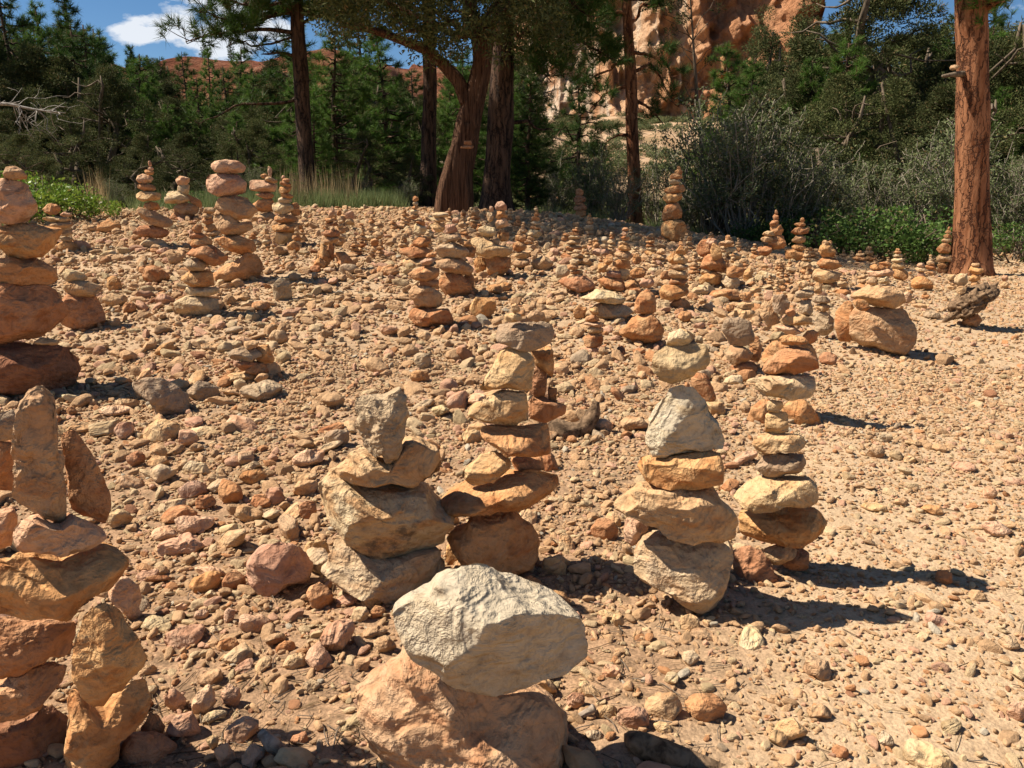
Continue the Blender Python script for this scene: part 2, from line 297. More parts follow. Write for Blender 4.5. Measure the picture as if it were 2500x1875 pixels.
# stones: "@ id | description | base pixel row | extra depth" then "window colour shape [options]"
CAIRNS = r'''
@ a | the pile in the bottom left corner | 1905 | 0.04
H t 130,190 190,125 290,112 345,130 378,200 388,330 410,470 440,640 460,860 460,1030 400,1045 310,1030 240,960 130,920 72,860 95,740 78,600 82,480 100,300 rg=1.7
H o 400,425 500,410 540,450 620,560 690,700 750,850 758,930 710,1040 640,1020 560,990 470,950 455,800 430,600 dy=.06
H g -90,330 0,290 90,270 120,350 110,480 0,490 -90,490 dy=.12
H o -90,500 0,470 100,480 110,830 0,840 -90,840 dy=.12
H p -90,1000 0,960 90,930 130,1000 110,1100 80,1200 -90,1250 dy=.05
H p 80,1080 150,1000 230,975 330,1030 420,1040 500,985 600,1020 690,1090 728,1120 700,1170 600,1230 480,1250 400,1272 300,1225 200,1215 110,1240 75,1180
H o -90,1240 0,1290 90,1235 200,1225 400,1275 560,1240 720,1165 870,1200 880,1230 840,1320 790,1440 770,1510 640,1550 620,1600 480,1700 350,1680 250,1665 150,1700 0,1670 -90,1650
K r -90,430 0,430 150,450 330,430 530,450 520,560 480,700 350,690 220,740 130,810 0,870 -90,870 dy=.03
K r -90,900 0,870 200,730 380,710 470,760 440,860 350,950 260,1040 120,1090 0,1130 -90,1130 dy=.02
K b -90,1120 100,1085 280,1010 380,1030 470,1120 460,1290 460,1560 -90,1600 dy=.03
K o 450,880 520,900 600,1000 700,1010 770,920 880,850 940,810 1010,860 1035,930 1010,1030 940,1130 850,1200 820,1290 800,1380 740,1480 600,1560 440,1540 430,1350 460,1150 445,1000
K o 560,400 640,310 710,295 790,350 860,450 930,530 975,620 998,700 980,760 870,860 830,920 760,930 700,1040 630,1060 560,1010 520,930 480,850 475,790 490,640 520,520 dy=-.05
K b 940,1180 1010,1060 1060,1080 1120,1170 1100,1260 980,1280 dy=.07
K r 740,1480 800,1350 830,1250 880,1190 980,1170 1080,1210 1190,1260 1215,1400 1225,1570 700,1590 dy=.03
@ b | the two-stone cairn at bottom centre | 1915 | 0.05
L q 300,920 400,870 520,790 600,730 640,640 760,640 900,680 1100,760 1300,860 1530,920 1640,960 1720,1030 1745,1130 1760,1200 1780,1330 1800,1580 600,1590 540,1400 430,1320 340,1190 310,1060 cut=-.35,-1,.15,.62 cut=.5,-.9,.15,.8 rg=1.3 lv=6
L w 555,390 600,345 700,300 800,260 850,180 930,130 1010,135 1080,130 1160,118 1230,145 1320,215 1420,250 1520,310 1700,360 1840,430 1865,490 1890,570 1928,650 1900,700 1840,750 1760,820 1700,850 1580,900 1500,935 1350,980 1250,1000 1120,985 1040,960 960,880 880,800 780,750 680,660 630,570 580,490 dy=-.03 D=.11 cut=-.62,-.75,.30,.33 cut=.50,-.85,-.06,.40 cut=.78,-.6,-.12,.4 cut=.30,-.88,-.36,.4 rg=.7 lv=6
@ c | the front cairn crowned by a pointed stone | 1462 | 0.04
I c 180,1540 230,1480 260,1400 290,1330 400,1380 480,1420 600,1440 750,1400 915,1390 930,1560 850,1610 760,1700 700,1720 600,1720 500,1700 380,1680 260,1650 220,1600 cut=-.5,-1,.5,.6
I l 175,1090 190,980 210,930 260,920 290,1020 380,1040 480,1045 600,1042 740,1045 800,1060 860,1130 880,1180 990,1240 990,1290 930,1330 920,1420 850,1430 700,1480 560,1510 500,1480 420,1410 330,1340 250,1290 200,1210 cut=-.2,-.8,.9,.6 cut=.3,-.9,-.6,.62
I t 270,990 265,960 340,880 360,830 440,820 500,860 560,870 620,870 650,840 680,770 730,750 800,780 870,820 915,890 890,980 800,1050 740,1080 600,1060 480,1060 380,1065 300,1060
I g 395,580 405,550 460,530 560,520 620,490 660,465 680,510 705,520 700,560 705,640 690,730 660,830 655,900 620,960 570,940 550,880 500,910 460,850 440,780 410,740 400,680 rg=1.4 dy=-.05 cut=-.8,-.9,.2,.5
@ d | the tall cairn left of the white-wedge cairn | 1425 | 0.05
I o 920,1330 940,1290 1010,1270 1060,1210 1130,1155 1200,1150 1290,1160 1340,1210 1370,1240 1430,1260 1465,1350 1460,1470 1400,1540 1300,1640 1200,1640 1100,1600 1040,1560 1020,1470 960,1400
I o 920,1390 970,1380 1040,1450 1060,1560 960,1590 915,1560 dy=.05
I o 845,1180 900,1120 1010,1060 1080,1050 1200,1020 1300,980 1400,950 1500,960 1580,1000 1580,1070 1500,1130 1400,1170 1340,1190 1250,1180 1100,1170 1000,1200 900,1230 860,1215 cut=-.1,-.4,1,.5
I t 1015,980 1060,920 1110,870 1180,848 1280,890 1310,940 1260,990 1200,1035 1080,1065 1020,1020 dy=-.02
I r 1290,880 1480,890 1495,970 1330,990 dy=.05
I o 1110,740 1130,700 1300,705 1390,700 1500,690 1535,740 1540,860 1480,890 1350,900 1280,880 1200,820 1130,780
I t 1040,660 1050,600 1120,560 1180,510 1260,490 1390,500 1405,600 1400,690 1300,720 1180,705 1100,680 cut=-.3,-1,.1,.55
I t 1110,500 1130,460 1200,350 1240,260 1280,235 1350,250 1440,310 1430,420 1420,510 1300,510 1160,525 cut=-.6,-.9,.5,.42
I r 1400,530 1490,540 1620,590 1615,650 1500,695 1400,690 dy=.08
I b 1440,360 1480,360 1510,410 1500,540 1440,545 1400,510 dy=.08
I o 1410,270 1540,250 1550,350 1540,440 1500,400 1430,350 dy=.08
I b 1510,480 1565,490 1560,580 1510,570 dy=.09
I g 1195,150 1205,115 1280,105 1400,95 1480,105 1545,130 1548,200 1500,260 1410,275 1340,260 1270,240 1210,225 dy=.02
I t 1310,85,110,55,4
I t 1325,30,52,68,0
I t 1440,75,120,70,0
I o 1362,60,46,40,0 dy=.05
I t 1505,88,60,45,0 dy=.05
@ e | the white-wedge cairn | 1496 | 0.03
J c 400,1330 410,1240 450,1190 560,1170 700,1175 850,1185 925,1240 905,1350 880,1450 830,1550 760,1568 690,1540 620,1490 540,1480 480,1440 430,1400 cut=-.2,-1,.25,.6
J p 355,1150 370,1080 440,1090 490,1120 470,1200 400,1235 360,1210 dy=.07
J t 280,1000 340,960 420,895 500,910 700,910 820,910 870,990 930,1050 945,1110 930,1200 880,1225 780,1205 680,1220 600,1180 540,1140 450,1110 400,1080 350,1040 290,1030 cut=-.15,-1,-.15,.55
J o 420,830 430,775 560,770 700,750 860,745 878,830 870,900 800,920 700,945 580,950 500,930 450,900 cut=-.3,-1,0,.6
J w 465,700 475,600 520,520 590,430 650,405 710,410 770,490 820,580 870,640 882,700 860,740 760,750 640,770 560,792 500,770 cut=-.7,-.8,.35,.42 cut=.6,-.8,-.02,.4 cut=.3,-.9,-.2,.4
J y 500,300 510,250 570,215 700,200 780,205 805,290 800,330 740,345 680,390 600,415 540,390 505,350 cut=-.4,-.6,.8,.6
J c 570,215 585,150 640,130 690,150 710,190 690,212 620,220
J g 740,185,45,44,0 dy=.03
@ f | the slim cairn right of the white-wedge cairn | 1425 | 0.06
J r 905,1240 1000,1215 1060,1240 1120,1330 1155,1420 1160,1470 1080,1475 960,1430 910,1360 dy=-.02
J t 1060,1240 1160,1210 1240,1240 1265,1285 1190,1310 1110,1330 1080,1290
J b 1220,1230 1300,1260 1295,1360 1200,1350 1130,1310
J O 935,1160 945,1050 1050,1060 1110,1060 1170,1010 1270,1000 1340,1020 1370,1090 1392,1130 1370,1180 1290,1230 1170,1225 1050,1215 960,1190 cut=-.1,-.3,1,.5
J t 905,985 950,920 1040,865 1100,865 1200,870 1300,870 1340,920 1350,990 1300,1020 1180,1015 1100,1045 1000,1045 930,1020
J g 1015,830 1050,760 1130,745 1270,770 1283,820 1260,860 1160,885 1080,875
J t 1005,700 1040,655 1120,645 1190,650 1270,660 1285,700 1250,750 1150,760 1040,765
J t 1075,555 1130,545 1190,555 1195,655 1130,662 1070,655
J t 1078,500 1110,488 1165,498 1168,540 1130,555 1082,550
J c 1015,430 1040,375 1100,360 1240,352 1330,375 1335,430 1310,480 1200,488 1150,485 1060,475
J o 1040,350 1070,300 1130,240 1200,210 1300,230 1345,280 1350,330 1290,358 1200,355 1080,375
J o 1140,180 1170,155 1290,175 1300,200 1200,217 1150,210
@ g | the tangled cairn behind the slim cairn | 1050 | 0.1
J o 1160,490 1290,480 1340,550 1365,620 1330,670 1280,700 1200,690 1150,600
J o 960,640 1000,530 1070,475 1120,500 1130,640 1080,680 980,680
G o 430,1230 480,1080 640,1060 800,1110 820,1230 640,1290 dy=.05
G p 620,1010,210,62,-8
G t 560,960 600,905 700,890 790,930 780,975 680,985 600,985
G r 638,893,76,60,0 dy=-.05
G g 510,860 520,770 590,765 640,830 610,905 540,910
G g 685,890 700,810 770,810 795,890 760,930 700,920
G g 730,768,150,62,4
G t 722,702,86,60,8
G t 822,720,62,66,0
G o 770,1060,110,110,0
G t 490,900,130,180,20 dy=.05
G o 575,785,90,50,-20 dy=.08
@ h | the huge cairn at the left edge | 970 | 0.08
D b -150,1480 0,1440 250,1425 430,1430 540,1475 600,1560 640,1650 600,1740 520,1790 400,1830 0,1870 -150,1870
D t 240,1455 320,1400 480,1430 440,1460 dy=-.06
D r -150,1000 0,970 280,975 380,1000 460,1060 530,1150 545,1200 480,1280 400,1340 340,1390 200,1440 0,1450 -150,1440
D r -150,800 0,785 120,770 300,780 400,830 460,880 455,960 400,1000 300,985 150,995 0,985 -150,960
D o -150,560 20,540 120,520 240,515 380,545 490,560 480,600 430,700 380,740 330,785 200,795 50,785 0,720 -150,700 cut=-.2,-.9,.3,.6
D p -100,300 0,170 60,165 120,185 210,190 230,250 290,360 300,430 270,480 200,525 60,535 -30,530 -100,500
D t 15,130 40,85 110,75 180,110 215,160 200,190 100,192 30,172
@ i | the low cairn behind the huge left cairn | 810 | 0.1
D r 460,1090 520,1060 640,1080 740,1080 790,1150 820,1250 790,1320 680,1360 540,1340 450,1280
D t 480,1000 520,960 680,965 800,1010 770,1060 690,1095 560,1085 490,1050
D c 465,930 500,870 560,880 650,910 685,950 640,975 500,970
@ j | the red-capped cairn by the bright bush | 620 | 0.1
D o 530,705,170,100,0
D t 520,648,100,46,0
D t 515,598,110,56,0
D t 470,542,240,70,3
D t 445,492,230,50,-3
D p 505,455,90,44,0 dy=.08
D r 402,415,156,104,0
@ k | the ten-stone cairn by the leafy bush | 605 | 0.05
D c 1070,700 1100,640 1160,630 1260,650 1320,700 1220,715 1120,722
D r 1010,600 1080,540 1200,535 1300,570 1325,620 1240,640 1100,632
D t 1040,420 1080,395 1200,430 1320,490 1350,540 1270,555 1150,530 1090,480
D o 1172,388,140,74,0
D t 1150,317,208,84,-4
D r 1132,244,150,62,-8
D p 1116,178,140,78,0
D o 1150,130,76,42,0
D p 1162,99,46,36,0
D p 1157,65,28,50,0
@ l | the squat cairn with a pale shoulder stone | 540 | 0.1
D o 1420,480,240,120,0
D t 1436,406,214,104,0
D c 1262,330 1300,275 1360,270 1450,310 1480,350 1380,375 1270,370
D r 1500,350,170,64,-38 dy=.06
D c 1416,264,108,92,0
D p 1412,195,118,84,0
@ m | the tall left cairn of fat round stones | 690 | 0.08
D r 1620,920 1740,840 1850,790 1900,740 1980,740 2050,830 2010,920 1940,970 1800,1000 1690,1015 1620,990
D o 1645,650 1720,615 1840,610 1950,650 1990,720 1960,760 1870,770 1740,735
D t 1640,500 1660,445 1780,450 1860,520 1940,500 1960,560 1850,620 1740,620 1680,570
D t 1650,400 1680,320 1800,300 1900,310 1950,370 2000,420 1940,490 1840,500 1730,460
D p 1585,210 1600,150 1700,135 1850,140 1920,200 1920,280 1820,310 1680,322 1600,280
D p 1615,80 1640,35 1730,25 1850,40 1908,90 1880,130 1760,145 1650,125
@ n | the leaning cairn on a pale left block | 772 | 0.03
D c 1325,1190 1340,1110 1400,1075 1560,1075 1690,1100 1700,1180 1650,1220 1560,1250 1400,1230
D c 1425,1050 1440,1005 1560,1010 1700,1010 1690,1070 1560,1088 1440,1085
D o 1385,955 1450,890 1550,880 1640,890 1660,1000 1600,1022 1480,1012
D g 1405,840 1440,790 1540,780 1635,830 1560,890 1450,885
D o 1410,760 1500,700 1640,685 1780,770 1740,830 1640,860 1540,800
D o 1556,670,180,90,6
D r 1530,622,150,58,0
D o 1522,568,92,80,0
@ o | the little cairn tucked behind the leaning cairn | 590 | 0.2
D t 1640,600,130,50,0
D o 1625,558,120,64,0
D o 1602,508,96,56,0
D t 1602,468,86,42,0
D t 1615,428,96,56,0
@ p | the finger-topped cairn by the dry grass | 545 | 0.1
A t 1590,1310,180,80,0
A o 1585,1232,150,90,0
A r 1592,1175,124,46,-5
A p 1576,1118,172,78,-8
A t 1625,1080,92,40,-12
A o 1585,1056,44,30,0
A p 1620,1032,30,74,0
@ q | the bell-shaped cairn left of the dry grass | 600 | 0.05
A c 1702,1425,124,84,0
A o 1724,1368,196,66,0
A o 1712,1312,156,60,0
A c 1700,1250,136,80,0
A o 1768,1255,64,84,0 dy=.05
A c 1706,1204,94,44,0
A o 1720,1174,84,36,0
A o 1714,1140,84,44,6
A r 1714,1106,72,36,-10
A r 1716,1082,50,26,0
A p 1700,1065,28,26,0
@ r | the hollow cairn on leaning stones | 660 | 0.05
E o 340,680,110,230,14
E o 395,640,80,180,0 dy=.04
E r 430,640 520,640 640,770 560,800 470,800 440,700 dy=.03
E o 250,720 300,690 360,740 340,790 230,790 dy=-.05
E t 398,540,164,70,0
E r 398,482,176,74,0
E b 408,394,130,34,-6
E o 386,362,104,50,0
E p 370,320 395,240 415,228 432,260 430,330 400,345
@ s | the small pair behind the hollow cairn | 565 | 0.1
E r 490,425,110,80,0
E t 486,355,74,70,0
E o 472,298,52,50,0
E t 568,372,94,66,0
E p 566,312,92,82,0
@ u | the cairn on a broad orange base | 800 | 0.02
E o 1075,1210 1120,1150 1300,1140 1460,1145 1500,1240 1510,1310 1400,1325 1230,1325 1120,1290
E t 1100,990 1150,945 1330,950 1400,1000 1405,1130 1330,1160 1150,1150 1140,1080 1100,1060 cut=-.1,-1,0,.6
E o 1285,930,180,80,0
E o 1080,850 1140,800 1280,765 1380,800 1370,870 1290,920 1150,905
E p 1275,732,164,68,14
E r 1302,672,112,56,10
@ v | the slender bead-topped cairn left of centre | 650 | 0.1
E t 990,780 1060,700 1240,690 1330,760 1300,850 1060,850
E o 985,630 1100,595 1250,595 1310,630 1250,695 1100,695
E o 1210,560,178,120,0
E c 1140,480 1145,400 1180,380 1250,410 1265,470 1180,510
E o 1200,378,112,48,-15
E o 1153,325,76,62,0
E c 1150,285,78,50,0
E o 1155,246,70,36,0
E c 1158,212,54,48,0
E o 1160,168,56,58,0
@ w | the heaped cairn with pale slabs at the centre | 727 | 0.05
E o 1350,920 1400,840 1480,815 1580,850 1650,920 1690,1000 1680,1060 1560,1055 1420,1045
E t 1330,740 1420,695 1560,700 1690,790 1690,860 1560,850 1400,810
E o 1640,900,110,200,0 dy=.08
E c 1320,640 1370,580 1500,555 1640,620 1660,690 1500,705 1390,705
E o 1660,640,110,120,0 dy=.06
E c 1360,520 1380,490 1560,480 1580,520 1500,560 1380,562
E p 1480,440,126,100,0
E t 1370,425,116,104,0 dy=.05
E t 1382,355,110,50,0 dy=.05
E c 1382,312,160,54,4 dy=.05
E p 1525,362,72,54,0
E t 1580,400,84,66,0 dy=.06
E o 1606,562,150,60,-22
@ x | the cairn on two square blocks right of centre | 680 | 0.05
E o 1785,760 1800,680 2020,690 2020,780 1950,860 1870,880 1790,850
E o 1740,770,120,180,0 dy=.04
E t 1640,590 1660,520 1780,505 1900,580 2040,600 2030,660 1960,705 1800,700 1710,670
E t 1876,555,94,60,0
E c 1710,430 1780,405 1880,430 1890,490 1830,520 1760,510
E o 1945,500,116,110,0 dy=.05
E p 1934,388,136,104,0 dy=.05
E o 1930,310,124,98,0 dy=.05
E p 1928,232,114,94,0 dy=.05
E p 1840,258,42,54,0 dy=.05
E c 1832,328,74,96,0 dy=.05
@ y | the small cairn beside the leaning trunk | 565 | 0.1
E o 1690,405,92,62,0
E c 1690,367,92,30,0
E o 1700,336,104,40,0
E t 1695,292,82,64,0
E t 1697,252,62,40,0
@ z | the cairn of rounded lumps right of the square blocks | 660 | 0.05
F t 260,752,164,100,0
F t 268,675,144,76,0
F o 255,595,136,110,0
F o 262,522,104,70,0
F t 250,478,42,56,0
@ aa | the pointed cairn at the edge of the tree shade | 600 | 0.1
F t 362,550,116,90,0
F c 300,490 340,440 440,445 460,490 420,525 330,515
F o 395,427,114,42,0
F c 395,387,96,50,0
F o 400,342,78,46,0
F o 405,301,52,46,0
F c 400,264,42,38,0
F t 400,243,20,24,0
@ ab | the brown cairn fully in tree shade | 542 | 0.1
F c 775,352,100,70,0
F o 800,300,104,80,0
F r 798,248,124,60,0
F r 795,214,92,26,0
F r 795,172,118,82,0
F r 795,106,78,66,0
@ ac | the shaded cairn by the grey scrub | 525 | 0.1
F o 600,275,136,76,0
F o 586,226,94,58,0
F r 586,177,62,58,0
@ ad | the shaded cairn beside the thin pine stem | 522 | 0.1
F r 370,272,84,70,0
F r 375,222,80,52,0
F r 375,172,62,66,0
@ ae | the tall square-block cairn under the trees | 593 | 0.05
B o 1998,1345 2030,1320 2160,1322 2165,1430 2120,1460 2050,1445 2000,1410
B o 2000,1300 2020,1240 2060,1210 2110,1215 2132,1260 2130,1310 2070,1330 2010,1332
B o 2070,1187,128,70,6
B o 2080,1137,134,56,14
B c 2085,1092,72,36,0
B o 2090,1060,84,46,0
B o 2105,1032,52,40,0
B o 2108,1010,24,28,0
@ af | the sunlit layered cairn at the shade edge | 640 | 0.05
F o 690,690,140,70,0
F t 710,652,84,36,0
F o 740,612,156,66,0
F t 735,556,134,56,0
F c 740,514,122,36,0
F o 745,482,104,36,0
F o 760,450,72,32,0
F t 765,430,32,18,0
@ ag | the cairn on a rusty wedge near the middle | 720 | 0.05
F r 580,900 700,855 820,845 900,900 950,970 860,1015 790,1025 680,985
F g 640,820,140,130,0 dy=.12
F t 742,872,136,74,0
F o 752,828,104,50,0
F o 735,782,116,58,0
F t 740,745,72,46,0
@ ah | the crowded cairn on an orange boulder | 715 | 0.05
F o 940,900 1030,855 1180,880 1220,990 1150,1015 1040,975
F o 1250,960,190,120,0 dy=.1
F p 1100,845,140,70,0
F g 1200,845,94,104,0
F o 1312,832,156,110,0 dy=.08
F o 1000,790,90,90,0
F o 1170,756,170,90,0
F o 1310,706,86,106,0 dy=.08
F o 1050,730,90,80,0
F t 1185,672,186,84,-8
F o 1200,608,136,64,0
F t 1188,565,92,40,0
F o 1200,524,84,44,0
F p 1200,482,64,46,0
F r 1205,442,62,36,0
@ ai | the pair topped by a white pebble | 645 | 0.1
F p 985,645,166,80,0
F t 1015,590,66,50,0
F w 1018,535,62,66,20
F o 940,585,56,60,0
@ aj | the flat-layered cairn below the tall one | 628 | 0.1
F o 1430,655,124,60,0
F c 1435,616,84,36,0
F o 1430,586,92,36,0
F o 1425,556,92,32,0
@ ak | the round two-boulder cairn | 843 | 0.02
F o 1130,1370 1180,1310 1250,1240 1320,1185 1440,1190 1530,1270 1560,1360 1540,1440 1480,1470 1300,1490 1220,1450 1150,1400
F o 1275,1180 1300,1060 1340,1010 1400,980 1460,1010 1480,1080 1485,1190 1450,1210 1340,1200
@ al | the low cairn just behind the two-boulder cairn | 725 | 0.1
F o 1290,1010,150,90,0
F p 1400,925,144,104,0
F t 1410,876,74,50,0
F t 1415,842,42,36,0
@ am | the pair of long cream slabs | 787 | 0.1
F l 840,1200 900,1140 1000,1095 1200,1110 1290,1190 1200,1250 1000,1265 850,1240
F c 770,1060 850,1030 960,970 1080,990 1215,1060 1200,1110 1150,1130 980,1090 850,1070
F w 1110,1290,210,70,0 dy=-.1
F o 790,1190,120,150,-12 dy=-.05
@ an | the thin cairn left of the two boulders | 862 | 0.02
F p 888,1530,186,84,-4
F o 915,1440,206,136,0
F t 935,1350,156,80,0
F p 922,1297,194,44,-4
F o 910,1248,144,78,0
F o 926,1180,92,92,0
@ ao | the tan cairn right of the two boulders | 755 | 0.05
F c 1550,1158,136,136,0 dy=-.03
F r 1700,1120,186,130,0
F o 1640,1010,288,150,5
F o 1682,912,176,70,0
F t 1680,852,186,94,-6
F t 1690,782,196,70,4
F t 1702,715,144,84,-12
F o 1640,700,130,130,0 dy=.08
F o 1710,630,114,100,0
F o 1706,576,52,46,0
@ ap | the tiny bead cairn below the tall block cairn | 617 | 0.1
F o 1785,640,86,36,0
F o 1790,604,94,40,0
F t 1780,564,64,46,0
F o 1785,524,48,44,0
@ aq | the cairn with a leaning rod-shaped stone | 700 | 0.05
G o 10,680 40,630 130,610 180,640 160,700 90,725 30,710
G o 20,580 60,500 160,490 205,560 190,620 90,618 30,610
G o 128,478,76,124,22 dy=-.06
G o 60,460,124,130,0 dy=.06
G p 100,420,84,66,0 dy=.04
@ ar | the cairn on a smooth pale block | 710 | 0.05
G c 165,680 190,640 280,650 300,700 270,745 210,745
G o 262,618,136,94,0
G t 280,575,74,56,0
@ as | the cairn with a cream plate near the shade | 640 | 0.1
G t 248,512,116,56,0
G c 232,470,94,44,10
G t 200,432,116,56,10
G o 215,392,40,46,0
@ at | the dark spire cairn before the leafy bush | 630 | 0.05
G o 460,480,106,80,0
G o 540,414,140,120,-12
G t 480,398,94,42,0
G t 488,362,86,42,0
G r 542,336,94,86,0
G r 525,290,64,46,0
G r 535,252,42,46,0
G r 540,218,22,38,0
@ au | the upright block cairn before the leafy bush | 640 | 0.05
G o 600,530 600,470 680,460 740,500 740,550 640,540
G o 690,448,108,62,0
G t 690,398,100,56,0
G o 700,342,136,56,4
G o 700,300,86,32,0
G o 716,272,36,44,0
@ av | the broad-shouldered cairn at centre right | 705 | 0.1
G o 910,725,130,90,0
G t 780,640 800,590 880,600 990,630 980,670 900,700 800,695
G o 805,560 850,520 940,520 990,580 930,605 820,592
G o 820,480 840,430 900,430 948,480 930,520 850,522
G t 872,428,52,50,0
G t 902,428,34,44,0
@ aw | the little flat cairn near the leafy bush | 645 | 0.1
G t 775,542,96,50,0
G o 776,512,74,34,0
G t 775,488,62,26,0
G o 770,466,32,30,0
@ ax | the tiny dark cairn at the bush edge | 615 | 0.1
G r 985,474,64,36,0
G r 990,448,48,30,0
G r 990,422,32,32,0
@ ay | the round-headed tiny cairn below the leafy bush | 608 | 0.1
G t 1215,462,76,38,0
G r 1216,434,62,36,0
G o 1212,406,44,40,0
@ az | the needle-tipped tiny cairn below the leafy bush | 602 | 0.1
G t 1318,440,66,36,0
G p 1326,408,44,46,0
G p 1330,382,22,28,0
@ ba | the little cone cairn on bare sand | 650 | 0.1
G t 1100,565,104,48,0
G o 1096,530,94,36,0
G t 1105,504,62,32,0
G o 1105,484,30,22,0
@ bb | the little plate cairn right of the cone cairn | 638 | 0.1
G t 1272,548,116,38,0
G o 1288,522,76,26,0
G c 1295,502,62,26,0
G c 1295,482,52,22,0
@ bc | the striped cone cairn on a boulder | 690 | 0.05
G o 1320,600 1380,585 1430,620 1435,655 1400,680 1330,665
G t 1370,576,106,54,0
G c 1357,540,84,38,0
G c 1360,510,68,30,0
G o 1360,486,52,24,0
G o 1360,468,30,16,0
@ bd | the split boulder cairn at right | 866 | 0.05
G t 1030,900 1080,850 1250,845 1400,860 1480,960 1495,1020 1480,1150 1420,1190 1250,1160 1120,1130 1050,1090 1020,1040 cut=-.1,-1,-.1,.6
G o 940,880 1000,815 1050,820 1080,900 1070,1000 1080,1090 960,1090 930,980 dy=.12
G o 1112,842,136,80,-15 dy=-.08
G t 1005,790 1060,750 1180,700 1330,695 1400,750 1420,820 1370,862 1200,862 1080,820
G t 1190,684,76,56,0
G c 1222,695 1240,650 1290,645 1310,690 1260,702 dy=-.04
G p 1240,628,196,66,6
G o 1220,590,114,46,0
G o 1275,566,94,36,0
G p 1422,790,84,86,0 dy=.05
@ be | the spire cairn beside the big pine | 668 | 0.05
G o 1660,612,96,56,0
G o 1660,574,76,46,0
G t 1682,526,124,60,0
G o 1675,458,114,80,0
G t 1690,408,74,38,0
G o 1695,376,62,32,0
G o 1700,348,46,30,0
G o 1705,325,20,24,0
@ bf | the orange boulder cairn near the pine | 711 | 0.05
G o 1440,700 1460,650 1540,645 1600,690 1600,735 1520,750 1450,740
G p 1520,640,66,50,0
G t 1520,604,94,36,0
G p 1515,574,62,34,0
@ bg | the knotted wood pile near the right edge | 802 | 0.02
G r 1780,960 1830,905 1900,900 1935,945 1900,990 1820,1000
G t 1790,742,74,62,8
G c 1795,672 1830,620 1835,690 1800,725 1740,700 dy=.03
@ bh | the low cairn at the foot of the big pine | 705 | 0.08
G o 1885,705,66,54,0
G o 1880,660,84,54,0
G o 1892,610,112,56,0
G t 1886,572,64,28,0
@ bi | the isolated tiny pair on the far right sand | 706 | 0.05
G t 2080,708,62,54,0
G p 2082,662,50,44,0
@ bj | the dark cairn left of the split boulder | 835 | 0.1
G g 790,960 800,900 870,880 930,930 930,1010 880,1050 800,1050
G t 850,858,114,60,0
G g 842,806,128,64,0
G t 825,735,64,70,0
@ bk | the grey-and-orange cairn behind the white wedge | 915 | 0.05
G o 230,1290 270,1230 340,1220 420,1250 410,1300 310,1325
G t 190,1180 230,1110 330,1120 390,1170 360,1220 240,1250
G g 170,1010 190,930 290,915 370,950 400,1080 330,1115 230,1120
G o 400,1140,90,180,0 dy=.05
G t 322,902,164,76,0
G t 332,845,126,56,0
G o 228,860,62,56,0
G o 332,785,94,66,0
G t 402,738,84,52,0
@ bl | the lone low cairn in the middle left gravel | 932 | 0.02
O t 530,815,96,24,0
O o 555,798,56,30,0
O r 538,788,58,24,0
O g 530,765,84,36,-5
O o 570,765,44,44,0 dy=.04
O t 545,744,38,20,0
@ bm | the orange lump behind the white wedge | 1010 | 0.05
J o 690,400 720,345 780,360 830,470 820,500 760,500
J t 780,500 860,500 880,560 840,590 790,580 dy=-.05
@ bn | the thumb-sized cairn on the leaning trunk | 0 | 0
B r 838,882,84,22,0
B r 842,858,52,30,0
'''
